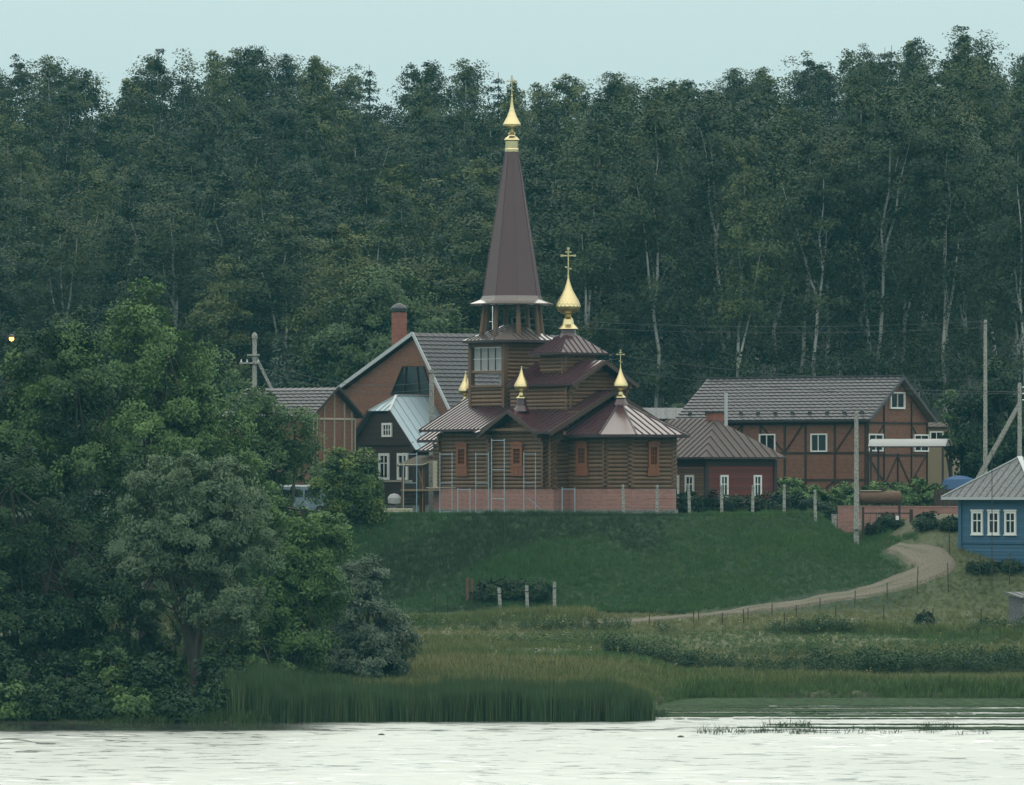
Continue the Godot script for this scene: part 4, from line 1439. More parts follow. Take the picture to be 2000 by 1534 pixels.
	for k in 8:
		roof_plane(ch, [ring[k], ring[(k + 1) % 8], up[(k + 1) % 8], up[k]], 0.42 if k % 2 == 1 else 0.0, M.roof_pale, S, "belfry_roof", 0.05, 0.14)
	# --- posts, canopy and spire
	var oct := TAU / 16.0
	var y_p0 := ly(664, tk)
	var y_p1 := ly(597, tk)
	for k in 8:
		var t := oct + TAU * k / 8.0
		var a := Vector3(tx + cos(t) * 2.02, y_p0, sin(t) * 2.02)
		var b := Vector3(tx + cos(t) * 1.78, y_p1, sin(t) * 1.78)
		mb = MB.new()
		mb.tube(a, b, 0.16, 0.13, 9)
		obj("belfry_post", mb, M.logs[k % 3], ch)
		mb = MB.new()
		mb.tube(a + Vector3(0, 0.0, 0), a.lerp(b, 0.25), 0.2, 0.15, 9)
		obj("post_foot", mb, M.logs[1], ch)
	var sp0 := ly(588, tk)
	mb = MB.new()
	mb.facets([Vector2(1.7, y_p1), Vector2(2.72, y_p1 + 0.02), Vector2(2.74, y_p1 + 0.1), Vector2(2.05, sp0 + 0.06), Vector2(1.93, sp0 + 0.3)], 8, Vector3(tx, 0, 0), oct)
	obj("spire_canopy", mb, M.roof_pale, ch)
	mb = MB.new()
	mb.facets([Vector2(1.9, sp0 - 0.1), Vector2(1.915, sp0 + 0.28), Vector2(0.42, ly(294, tk))], 8, Vector3(tx, 0, 0), oct)
	obj("tent_spire", mb, M.spire, ch)
	for k in 8:
		var t := oct + TAU * k / 8.0
		bar(ch, "spire_edge", Vector3(tx + cos(t) * 1.92, sp0 + 0.28, sin(t) * 1.92), Vector3(tx + cos(t) * 0.425, ly(294, tk), sin(t) * 0.425), 0.05, 0.04, M.spire)
	block(ch, "bell_beam", Vector3(tx - 1.7, y_p1 - 0.16, -0.1), Vector3(tx + 1.7, y_p1, 0.1), M.logs[0])
	mb = MB.new()
	mb.facets([Vector2(0.46, ly(297, tk)), Vector2(0.46, ly(292, tk)), Vector2(0.42, ly(290, tk)), Vector2(0.42, ly(276, tk)), Vector2(0.5, ly(274, tk)), Vector2(0.46, ly(271, tk)), Vector2(0.24, ly(266, tk)), Vector2(0.16, ly(260, tk))], 8, Vector3(tx, 0, 0), oct)
	obj("spire_drum", mb, M.gold, ch)
	var prof := [[16, 262], [8, 258], [9, 254], [15, 250], [35, 246.5], [35.5, 243], [30, 238], [20, 229], [12, 219], [7, 209], [4.5, 200], [3.2, 190], [4.4, 187], [1.5, 185]]
	var pr := []
	for q in prof: pr.append(Vector2(q[0] * 0.5 * 0.0326, ly(q[1], tk)))
	mb = MB.new()
	mb.lathe(pr, 24, Vector3(tx, 0, 0))
	obj("spire_dome", mb, M.gold, ch)
	cross(ch, Vector3(tx, ly(186, tk), 0), 1.2, 0.55, Vector3(0, 0, -1).lerp(Vector3(1, 0, 0), 0.4).normalized())
	# --- west porch with its stacked little roofs and stair canopy
	for w in [[Vector2(-12.5, 1.6), Vector2(-9.1, 1.6)], [Vector2(-12.5, -1.6), Vector2(-12.5, 1.6)]]:
		log_wall(ch, w[0], w[1], 1.6, 4.5, 0.12)
	for s in [-1.0, 1.0]:
		roof_plane(ch, [Vector3(-13.0, 4.75, 2.7 * s), Vector3(-9.1, 4.75, 2.7 * s), Vector3(-9.1, 6.3, 0), Vector3(-13.0, 6.3, 0)], 0.5, R, S, "porch_roof", 0.05, 0.16)
		roof_plane(ch, [Vector3(-14.4, 4.1, 1.7 * s), Vector3(-12.4, 4.1, 1.7 * s), Vector3(-12.4, 5.0, 0), Vector3(-14.4, 5.0, 0)], 0.5, R, S, "porch_roof", 0.05, 0.1)
	roof_plane(ch, [Vector3(-15.6, 3.15, 2.5), Vector3(-12.7, 3.15, 2.5), Vector3(-12.7, 3.75, 0.8), Vector3(-15.6, 3.75, 0.8)], 0.3, M.cream, S, "stair_canopy", 0.06, 0.08)
	for q in [Vector3(-13.0, 1.4, 2.2), Vector3(-15.2, 0, 2.3), Vector3(-15.2, 0, 0.9)]:
		bar(ch, "canopy_post", Vector3(q.x, -0.3, q.z), Vector3(q.x, 3.15, q.z), 0.15, 0.15, M.logs[0])
	bar(ch, "canopy_brace", Vector3(-12.9, 1.6, 2.2), Vector3(-13.6, 3.1, 2.2), 0.13, 0.13, M.logs[0])
	block(ch, "porch_floor", Vector3(-15.2, 1.45, -1.6), Vector3(-9.2, 1.58, 2.5), M.plank)
	block(ch, "porch_door", Vector3(-12.6, 1.62, -0.6), Vector3(-12.52, 3.5, 0.5), M.white_paint)
	block(ch, "porch_screen", Vector3(-12.55, 1.62, 1.72), Vector3(-11.2, 3.4, 1.78), M.cream)
	for k in 6:
		block(ch, "stair_step", Vector3(-15.4 - k * 0.28, 1.3 - k * 0.24, 0.9), Vector3(-15.1 - k * 0.28, 1.38 - k * 0.24, 2.2), M.plank)


func build_houses() -> void:
	var o: Node3D
	var mb: MB
	# ---------- long brick house with a dark half-timber grid
	o = thing("brick_house", "long orange brick house with dark timber grid and grey tiled roof", "house", Vector3(20.3, 0, -40.0), turned(36.0))
	var L := 7.6
	var W := 3.85
	var ey := 6.6
	solid(o, "wall", [Vector3(-L, -0.5, W), Vector3(-L, -0.5, -W), Vector3(-L, ey - 0.2, -W), Vector3(-L, 9.05, 0), Vector3(-L, ey - 0.2, W)], Vector3(2 * L, 0, 0), M.brick)
	for s in [-1.0, 1.0]:
		tile_roof(o, Vector3(-8.1, 6.32, 4.3 * s), Vector3(8.1, 6.32, 4.3 * s), Vector3(0, 3.0, -4.3 * s), M.tile_grey)
		bar(o, "barge_board", Vector3(8.13, 6.2, 4.3 * s), Vector3(8.13, 9.22, 0), 0.05, 0.22, M.tile_grey)
		bar(o, "soffit", Vector3(7.86, 6.2, 4.2 * s), Vector3(7.86, 9.12, 0), 0.45, 0.03, M.plank)
	bar(o, "roof_ridge", Vector3(-8.1, 9.36, 0), Vector3(8.1, 9.36, 0), 0.25, 0.08, M.tile_grey)
	bar(o, "gutter", Vector3(-8.1, 6.25, 4.38), Vector3(8.1, 6.25, 4.38), 0.1, 0.1, M.dark_metal)
	for k in 11:
		var x := -7.2 + k * 1.42
		bar(o, "snow_guard", Vector3(x, 6.78, 3.78), Vector3(x + 0.3, 6.78, 3.78), 0.05, 0.22, M.dark_metal)
	var f := W + 0.012
	for x in [-7.5, -4.4, -2.65, -1.1, 0.9, 2.6, 5.0, 7.5]:
		bar(o, "timber", Vector3(x, 0, f), Vector3(x, 6.1, f), 0.06, 0.17, M.timber_dark, Vector3.RIGHT)
	for y in [2.2, 4.05, 6.05]:
		bar(o, "timber", Vector3(-L, y, f + 0.01), Vector3(L, y, f + 0.01), 0.05, 0.14, M.timber_dark)
	for q in [[-4.4, 4.05, -2.65, 6.0], [-1.1, 6.0, 0.9, 4.05], [0.9, 4.1, 2.4, 6.0], [5.0, 4.05, 6.6, 6.0], [5.0, 2.2, 2.7, 0.3], [-1.1, 2.2, 0.8, 0.3], [5.1, 2.2, 7.3, 0.3], [-4.3, 2.2, -2.7, 0.3]]:
		bar(o, "timber", Vector3(q[0], q[1], f + 0.018), Vector3(q[2], q[3], f + 0.018), 0.04, 0.12, M.timber_dark)
	for x in [-0.5, 3.75]:
		window(o, Vector3(x, 4.75, f), Vector2(0, 1), 1.35, 1.25, 0.09, M.white_paint, [0.45], [], 0.12)
	var g := L + 0.012
	for z in [-3.75, -1.75, 1.75, 3.75]:
		bar(o, "timber", Vector3(g, 0, z), Vector3(g, 8.85 - absf(z) * 0.7 if absf(z) < 3 else 6.1, z), 0.17, 0.06, M.timber_dark, Vector3(0, 0, 1))
	bar(o, "timber", Vector3(g, 0, 0), Vector3(g, 4.0, 0), 0.17, 0.06, M.timber_dark, Vector3(0, 0, 1))
	for y in [3.9, 6.1]:
		bar(o, "timber", Vector3(g + 0.01, y, -W), Vector3(g + 0.01, y, W), 0.05, 0.14, M.timber_dark)
	for q in [[1.75, 6.0, 3.2, 4.6], [-1.75, 6.0, -3.2, 4.6], [1.8, 2.1, 3.7, 3.8], [-1.8, 2.1, -3.6, 3.8], [0.05, 3.8, 1.7, 1.8], [-0.05, 3.8, -1.7, 1.8]]:
		bar(o, "timber", Vector3(g + 0.018, q[1], q[0]), Vector3(g + 0.018, q[3], q[2]), 0.04, 0.12, M.timber_dark)
	window(o, Vector3(g, 7.65, 0.1), Vector2(1, 0), 1.85, 1.15, 0.12, M.white_paint, [0.5], [], 0.12)
	window(o, Vector3(g, 4.75, 2.85), Vector2(1, 0), 1.85, 1.2, 0.1, M.white_paint, [0.5], [], 0.12)
	window(o, Vector3(g, 4.75, -2.95), Vector2(1, 0), 1.85, 1.2, 0.1, M.white_paint, [0.5], [], 0.12)
	window(o, Vector3(-4.3, 4.75, f), Vector2(0, 1), 1.35, 1.25, 0.09, M.white_paint, [0.45], [], 0.12)
	# ---------- tall brick house with the chimney
	var b := at(806, 650, 432)
	o = thing("brick_house", "tall brick house with a lopsided gable, big attic window and brick chimney", "house", Vector3(b.x, 0, b.z), turned(-35.0))
	var y0 := b.y
	var sl := 4.36 / 3.66
	var sl2 := 3.66 / 9.2
	solid(o, "wall", [Vector3(0.35, -0.5, 4.4), Vector3(0.35, y0 - 0.2 - 4.4 * sl, 4.4), Vector3(0.35, y0 - 0.25, 0), Vector3(0.35, y0 - 0.25 - 10.4 * sl2, -10.4), Vector3(0.35, -0.5, -10.4)], Vector3(13, 0, 0), M.brick)
	tile_roof(o, Vector3(0, y0 - 5.4 * sl, 5.4), Vector3(14, y0 - 5.4 * sl, 5.4), Vector3(0, 5.4 * sl, -5.4), M.tile_grey)
	tile_roof(o, Vector3(0, y0 - 11.2 * sl2, -11.2), Vector3(14, y0 - 11.2 * sl2, -11.2), Vector3(0, 11.2 * sl2, 11.2), M.tile_grey)
	bar(o, "barge_board", Vector3(-0.03, y0 - 5.4 * sl, 5.4), Vector3(-0.03, y0 - 0.05, 0), 0.06, 0.24, M.pale_metal)
	bar(o, "barge_board", Vector3(-0.03, y0 - 11.2 * sl2, -11.2), Vector3(-0.03, y0 - 0.05, 0), 0.06, 0.26, M.pale_metal)
	var wi := solid(o, "attic_window", [Vector3(0.3, 8.1, 1.9), Vector3(0.3, 9.9, 0.9), Vector3(0.3, 9.95, -1.6), Vector3(0.3, 8.1, -3.0)], Vector3(0.03, 0, 0), M.glass)
	for q in [[8.05, -3.05, 8.05, 1.95], [9.95, -1.6, 9.9, 0.95], [8.1, 1.9, 9.9, 0.9], [8.1, -3.0, 9.95, -1.6], [8.1, -1.5, 9.95, -1.2], [8.1, 0.4, 9.9, 0.1]]:
		bar(wi, "mullion", Vector3(0.27, q[0], q[1]), Vector3(0.27, q[2], q[3]), 0.08, 0.1, M.timber_dark, Vector3(1, 0, 0))
	var cb := Vector3(1.25, 0, -3.5)
	var chm := block(o, "chimney", Vector3(cb.x - 0.38, 8.0, cb.z - 0.38), Vector3(cb.x + 0.38, 13.7, cb.z + 0.38), M.brick_red)
	mb = MB.new()
	mb.lathe([Vector2(0.45, 13.72), Vector2(0.5, 13.78), Vector2(0.5, 13.98)], 12, Vector3(cb.x, 0, cb.z))
	mb.lathe([Vector2(0.6, 13.95), Vector2(0.56, 14.05), Vector2(0.3, 14.25), Vector2(0.02, 14.36)], 14, Vector3(cb.x, 0, cb.z))
	obj("chimney_cap", mb, M.dark_metal, chm)
	# ---------- annex with pale studs in its gable
	b = at(661, 757, 424)
	o = thing("timber_annex", "low annex with pale timber studs in its brick gable and grey tiled roof", "house", Vector3(b.x, 0, b.z), turned(36.0))
	y0 = b.y
	solid(o, "wall", [Vector3(-0.4, -0.4, 2.35), Vector3(-0.4, -0.4, -2.35), Vector3(-0.4, y0 - 1.75, -2.35), Vector3(-0.4, y0 - 0.12, 0), Vector3(-0.4, y0 - 1.75, 2.35)], Vector3(-7.2, 0, 0), M.brick)
	for s in [-1.0, 1.0]:
		tile_roof(o, Vector3(-7.8, y0 - 1.95, 2.75 * s), Vector3(0, y0 - 1.95, 2.75 * s), Vector3(0, 1.95, -2.75 * s), M.tile_grey)
		bar(o, "barge_board", Vector3(0.03, y0 - 1.95, 2.75 * s), Vector3(0.03, y0, 0), 0.05, 0.16, M.dark_wood)
	for q in [[0, y0 - 0.3, 0, 1.5], [1.1, y0 - 1.0, 1.1, 1.5], [-1.1, y0 - 1.0, -1.1, 1.5], [-1.9, y0 - 1.6, -1.9, 1.5], [1.9, y0 - 1.6, 1.9, 1.5], [2.3, y0 - 2.1, -2.3, y0 - 2.1], [2.3, 2.2, -2.3, 2.2], [2.28, y0 - 2.1, 2.28, 1.0], [-2.28, y0 - 2.1, -2.28, 1.0]]:
		bar(o, "stud", Vector3(-0.37, q[1], q[0]), Vector3(-0.37, q[3], q[2]), 0.13, 0.05, M.pale_wood, Vector3(0, 0, 1) if q[0] == q[2] else Vector3.RIGHT)
	for k in 4:
		bar(o, "snow_guard", Vector3(-6.0 + k * 1.5, y0 - 1.45, 2.3), Vector3(-5.7 + k * 1.5, y0 - 1.45, 2.3), 0.05, 0.22, M.dark_metal)
	# ---------- dark wooden house with the pale half-hipped roof
	b = at(740, 878, 428)
	o = thing("wooden_house", "dark brown wooden house with a pale blue half-hipped metal roof", "house", Vector3(b.x, 0, b.z), turned(-42.0))
	o.scale = Vector3.ONE * 1.03
	var py := [4.1, 6.66, 7.68]
	var half := [3.55, 1.05]
	solid(o, "wall", [Vector3(0.3, 0.5, 3.0), Vector3(0.3, 0.5, -3.0), Vector3(0.3, 4.45, -3.0), Vector3(0.3, 6.56, -1.0), Vector3(0.3, 6.56, 1.0), Vector3(0.3, 4.45, 3.0)], Vector3(9, 0, 0), M.dark_plank)
	block(o, "foundation", Vector3(0.34, -0.5, -2.95), Vector3(9.2, 0.5, 2.95), M.concrete)
	var z := 0.28
	for k in 14:
		bar(o, "plank", Vector3(0.285, 4.62 + k * 0.14, -(2.78 - k * 0.14)), Vector3(0.285, 4.62 + k * 0.14, 2.78 - k * 0.14), 0.03, 0.12, M.dark_planks[k % 3])
	for k in 24:
		bar(o, "plank", Vector3(0.285, 0.7 + k * 0.155, -2.98), Vector3(0.285, 0.7 + k * 0.155, 2.98), 0.03, 0.135, M.dark_planks[(k * 2) % 3])
	for s in [-1.0, 1.0]:
		roof_plane(o, [Vector3(0, py[0], half[0] * s), Vector3(9.6, py[0], half[0] * s), Vector3(9.6, py[2], 0), Vector3(1.5, py[2], 0), Vector3(0, py[1], half[1] * s)], 0.62, M.roof_blue, M.roof_blue, "roof", 0.05)
		bar(o, "barge_board", Vector3(-0.03, py[0] - 0.05, half[0] * s), Vector3(-0.03, py[1] - 0.03, half[1] * s), 0.05, 0.2, M.dark_wood)
		bar(o, "hip_cap", Vector3(0, py[1] + 0.03, half[1] * s), Vector3(1.5, py[2] + 0.03, 0), 0.16, 0.05, M.pale_metal)
	roof_plane(o, [Vector3(0, py[1], -1.05), Vector3(0, py[1], 1.05), Vector3(1.5, py[2], 0)], 0.5, M.roof_blue, M.roof_blue, "hip_roof", 0.05)
	bar(o, "roof_ridge", Vector3(1.5, py[2] + 0.03, 0), Vector3(9.6, py[2] + 0.03, 0), 0.2, 0.05, M.pale_metal)
	bar(o, "cornice", Vector3(0.24, 4.5, -3.1), Vector3(0.24, 4.5, 3.1), 0.12, 0.2, M.dark_wood)
	window(o, Vector3(0.27, 5.4, 0.55), Vector2(-1, 0), 1.0, 0.92, 0.14, M.white_paint, [0.33, 0.67], [0.5], 0.1, 0.05)
	for q in [0.25, 2.1]:
		window(o, Vector3(0.27, 3.0, q), Vector2(-1, 0), 1.05, 1.75, 0.17, M.white_paint, [0.5], [0.66], 0.1, 0.06)
	window(o, Vector3(0.27, 3.0, -1.6), Vector2(-1, 0), 1.05, 1.75, 0.17, M.white_paint, [0.5], [0.66], 0.1, 0.06)
	bar(o, "sill_board", Vector3(0.24, 2.05, -3.0), Vector3(0.24, 2.05, 3.0), 0.06, 0.12, M.pale_wood)
	# ---------- red wooden house with brown hipped roof
	b = at(1380, 893, 416)
	o = thing("wooden_house", "red plank house with white window trims under a brown hipped roof", "house", Vector3(b.x, 0, b.z), turned(55.0))
	y0 = b.y
	block(o, "wall", Vector3(-11, -0.5, -5.6), Vector3(-0.0, y0 - 0.1, 0), M.red_plank)
	block(o, "cornice", Vector3(-11, y0 - 0.55, -5.65), Vector3(0.06, y0 - 0.12, 0.06), M.dark_wood)
	for k in 15:
		bar(o, "plank", Vector3(0.015, 0.3 + k * 0.19, -5.6), Vector3(0.015, 0.3 + k * 0.19, 0), 0.03, 0.17, M.red_planks[k % 3])
		bar(o, "log", Vector3(-11, 0.3 + k * 0.19, 0.015), Vector3(-0.1, 0.3 + k * 0.19, 0.015), 0.05, 0.16, M.logs[k % 3])
	bar(o, "corner_board", Vector3(0.03, -0.3, 0.03), Vector3(0.03, y0 - 0.2, 0.03), 0.24, 0.24, M.dark_wood)
	bar(o, "corner_board", Vector3(0.03, -0.3, -5.6), Vector3(0.03, y0 - 0.2, -5.6), 0.24, 0.24, M.dark_wood)
	var e := [Vector3(-11.5, y0, 0.6), Vector3(0.6, y0, 0.6), Vector3(0.6, y0, -6.2), Vector3(-11.5, y0, -6.2)]
	var rr := [Vector3(-8.0, y0 + 2.55, -2.8), Vector3(-2.8, y0 + 2.55, -2.8)]
	roof_plane(o, [e[0], e[1], rr[1], rr[0]], 0.6, M.roof_rust, M.roof_rust_seam, "roof", 0.06, 0.1)
	roof_plane(o, [e[1], e[2], rr[1]], 0.6, M.roof_rust, M.roof_rust_seam, "roof", 0.06, 0.1)
	roof_plane(o, [e[2], e[3], rr[0], rr[1]], 0.6, M.roof_rust, M.roof_rust_seam, "roof", 0.06, 0.1)
	var rc := block(o, "chimney", Vector3(-3.5, y0 + 1.6, -3.4), Vector3(-2.7, y0 + 2.95, -2.6), M.brick_red)
	block(rc, "chimney_cap", Vector3(-3.6, y0 + 2.96, -3.5), Vector3(-2.6, y0 + 3.06, -2.5), M.dark_metal)
	for q in [-1.4, -4.15]:
		window(o, Vector3(0.03, 1.75, q), Vector2(1, 0), 0.66, 1.5, 0.12, M.white_paint, [0.5], [0.62], 0.09, 0.06)
	for q in [-1.75, -3.4]:
		window(o, Vector3(q, 1.75, 0.04), Vector2(0, 1), 0.95, 1.5, 0.14, M.white_paint, [0.5], [0.62], 0.09, 0.06)
	mb = MB.new()
	mb.tube(at(1418, 832, 415) - b + Vector3(0, b.y, 0), at(1418, 768, 415) - b + Vector3(0, b.y, 0), 0.12, 0.12, 10)
	var fl := obj("flue_pipe", mb, M.pale_metal)
	fl.position = Vector3(b.x, 0, b.z)
	tag(fl, "pale metal flue pipe rising in front of the long grey tiled roof", "flue pipe")
	# ---------- blue house
	b = at(1877, 972, 391)
	o = thing("blue_house", "blue plank house with three white framed windows and a grey hipped roof", "house", Vector3(b.x, 0, b.z), turned(-50.0))
	y0 = b.y
	block(o, "wall", Vector3(0, -3.6, 0), Vector3(8, y0, 5.3), M.blue_plank)
	for k in 15:
		bar(o, "plank", Vector3(-0.015, -1.6 + k * 0.185, 0.0), Vector3(-0.015, -1.6 + k * 0.185, 5.3), 0.03, 0.165, M.blue_planks[k % 3])
	for k in 4:
		bar(o, "plank", Vector3(-0.02, -2.6 + k * 0.22, 0.0), Vector3(-0.02, -2.6 + k * 0.22, 5.3), 0.04, 0.19, M.blue_planks[k % 3])
	bar(o, "ledge_board", Vector3(-0.05, -1.74, -0.05), Vector3(-0.05, -1.74, 5.35), 0.14, 0.06, M.blue_planks[0])
	bar(o, "corner_board", Vector3(-0.02, -2.8, 0.0), Vector3(-0.02, y0 - 0.05, 0.0), 0.22, 0.22, M.blue_planks[1])
	bar(o, "frieze_board", Vector3(-0.06, y0 - 0.1, -0.1), Vector3(-0.06, y0 - 0.1, 5.4), 0.06, 0.22, M.blue_planks[2])
	for q in [1.3, 2.55, 3.8]:
		var wo := window(o, Vector3(-0.03, -0.5, q), Vector2(-1, 0), 0.86, 1.42, 0.13, M.white_paint, [0.5], [0.62], 0.1, 0.06)
		block(wo, "window_sill", Vector3(-0.16, -1.27, q - 0.47), Vector3(-0.03, -1.2, q + 0.47), M.white_paint)
		block(wo, "window_head", Vector3(-0.15, 0.22, q - 0.48), Vector3(-0.03, 0.32, q + 0.48), M.white_paint)
	var be := [Vector3(-0.75, y0 + 0.02, -0.95), Vector3(-0.75, y0 + 0.02, 6.25), Vector3(9, y0 + 0.02, 6.25), Vector3(9, y0 + 0.02, -0.95)]
	var ap := [Vector3(2.5, y0 + 2.5, 2.65), Vector3(6, y0 + 2.5, 2.65)]
	roof_plane(o, [be[0], be[1], ap[0]], 0.55, M.roof_slate, M.roof_slate, "roof", 0.06)
	roof_plane(o, [be[1], be[2], ap[1], ap[0]], 0.55, M.roof_slate, M.roof_slate, "roof", 0.06)
	roof_plane(o, [be[3], be[0], ap[0], ap[1]], 0.55, M.roof_slate, M.roof_slate, "roof", 0.06)
	bar(o, "hip_cap", be[0] + Vector3(0, 0.03, 0), ap[0] + Vector3(0, 0.03, 0), 0.18, 0.06, M.pale_metal)
	bar(o, "hip_cap", be[1] + Vector3(0, 0.03, 0), ap[0] + Vector3(0, 0.03, 0), 0.3, 0.06, M.pale_metal)
	bar(o, "eave_board", be[0] + Vector3(0, -0.08, 0), be[1] + Vector3(0, -0.08, 0), 0.06, 0.16, M.pale_metal)
	solid(o, "soffit", [be[0] + Vector3(0.05, -0.1, 0), be[1] + Vector3(0.05, -0.1, 0), be[2] + Vector3(0, -0.1, 0), be[3] + Vector3(0, -0.1, 0)], Vector3(0, -0.03, 0), M.pale_wood)
	# ---------- small roofs seen between the others
	b = at(1290, 818, 452)
	o = thing("grey_shed", "low shed whose grey sheet roof shows between church and long brick house", "shed", Vector3(b.x, 0, b.z))
	block(o, "wall", Vector3(-3.5, -0.4, -4.5), Vector3(3.5, b.y - 0.1, -0.2), M.dark_plank)
	roof_plane(o, [Vector3(-3.8, b.y, 0), Vector3(3.8, b.y, 0), Vector3(3.8, b.y + 0.8, -2.4), Vector3(-3.8, b.y + 0.8, -2.4)], 0.7, M.roof_slate, M.roof_slate, "roof", 0.05)
	roof_plane(o, [Vector3(-3.8, b.y, -4.8), Vector3(3.8, b.y, -4.8), Vector3(3.8, b.y + 0.8, -2.4), Vector3(-3.8, b.y + 0.8, -2.4)], 0.7, M.roof_slate, M.roof_slate, "roof", 0.05)
	b = at(1838, 868, 452)
	o = thing("yellow_shed", "small dull yellow building with a white window behind the long brick house", "shed", Vector3(b.x, 0, b.z), turned(20.0))
	block(o, "wall", Vector3(-1.4, -0.4, -3), Vector3(0.55, b.y + 1.3, 0), M.yellow_plank)
	roof_plane(o, [Vector3(-1.7, b.y + 1.25, 0.3), Vector3(0.8, b.y + 1.25, 0.3), Vector3(0.8, b.y + 1.6, -3.2), Vector3(-1.7, b.y + 1.6, -3.2)], 0.6, M.roof_rust, M.roof_rust_seam, "roof", 0.05)
	window(o, Vector3(-0.3, b.y + 0.55, 0.01), Vector2(0, 1), 1.0, 0.75, 0.1, M.white_paint, [0.5], [], 0.08)
	b = at(606, 672, 484)
	o = thing("small_house", "small house among the trees with a pinkish gable left of the brick chimney", "house", Vector3(b.x, ground(b.x, 484), b.z), turned(-30.0))
	var hy := b.y - ground(b.x, 484) + 0.3
	solid(o, "wall", [Vector3(0, -0.4, 1.1), Vector3(0, -0.4, -1.1), Vector3(0, hy - 0.9, -1.1), Vector3(0, hy, 0), Vector3(0, hy - 0.9, 1.1)], Vector3(2.6, 0, 0), M.pink_plank)
	for s in [-1.0, 1.0]:
		roof_plane(o, [Vector3(-0.3, hy - 1.1, 1.4 * s), Vector3(2.9, hy - 1.1, 1.4 * s), Vector3(2.9, hy + 0.05, 0), Vector3(-0.3, hy + 0.05, 0)], 0.7, M.roof_slate, M.roof_slate, "roof", 0.05)
	# tin shed at the right edge of the meadow
	b = foot(1994, 376)
	o = thing("tin_shed", "small grey tin shed at the edge of the fenced field", "shed", b, turned(-20.0))
	block(o, "wall", Vector3(-0.15, -0.3, -1.4), Vector3(1.6, 2.0, 0.6), M.roof_slate)
	roof_plane(o, [Vector3(-0.4, 1.95, 0.8), Vector3(1.8, 1.95, 0.8), Vector3(1.8, 2.25, -1.6), Vector3(-0.4, 2.25, -1.6)], 0.5, M.roof_slate, M.roof_slate, "roof", 0.05)
	# van half hidden behind the bushes
	b = foot(575, 402)
	o = thing("parked_van", "pale blue van with a white roof half hidden behind the bushes", "van", b, turned(-25.0))
	mb = MB.new()
	var side := [Vector3(-2.2, 0.35, 0.85), Vector3(2.2, 0.35, 0.85), Vector3(2.3, 0.9, 0.85), Vector3(1.9, 1.15, 0.85), Vector3(1.35, 1.85, 0.85), Vector3(-2.15, 1.85, 0.85)]
	mb.prism(side, Vector3(0, 0, -1.7))
	obj("body", mb, M.van_blue, o)
	block(o, "roof", Vector3(-2.13, 1.86, -0.83), Vector3(1.33, 1.98, 0.83), M.white_paint)
	block(o, "side_window", Vector3(-1.9, 1.2, 0.855), Vector3(0.2, 1.65, 0.87), M.glass)
	block(o, "side_window", Vector3(0.35, 1.2, 0.855), Vector3(1.3, 1.65, 0.87), M.glass)
	for x in [-1.4, 1.4]:
		for s in [-1.0, 1.0]:
			mb = MB.new()
			mb.tube(Vector3(x, 0.34, 0.7 * s), Vector3(x, 0.34, 0.9 * s), 0.34, 0.34, 14)
			var wh := obj("wheel", mb, M.rubber, o)
			mb = MB.new()
			mb.tube(Vector3(x, 0.34, 0.89 * s), Vector3(x, 0.34, 0.92 * s), 0.19, 0.17, 12)
			obj("rim", mb, M.pale_metal, wh)


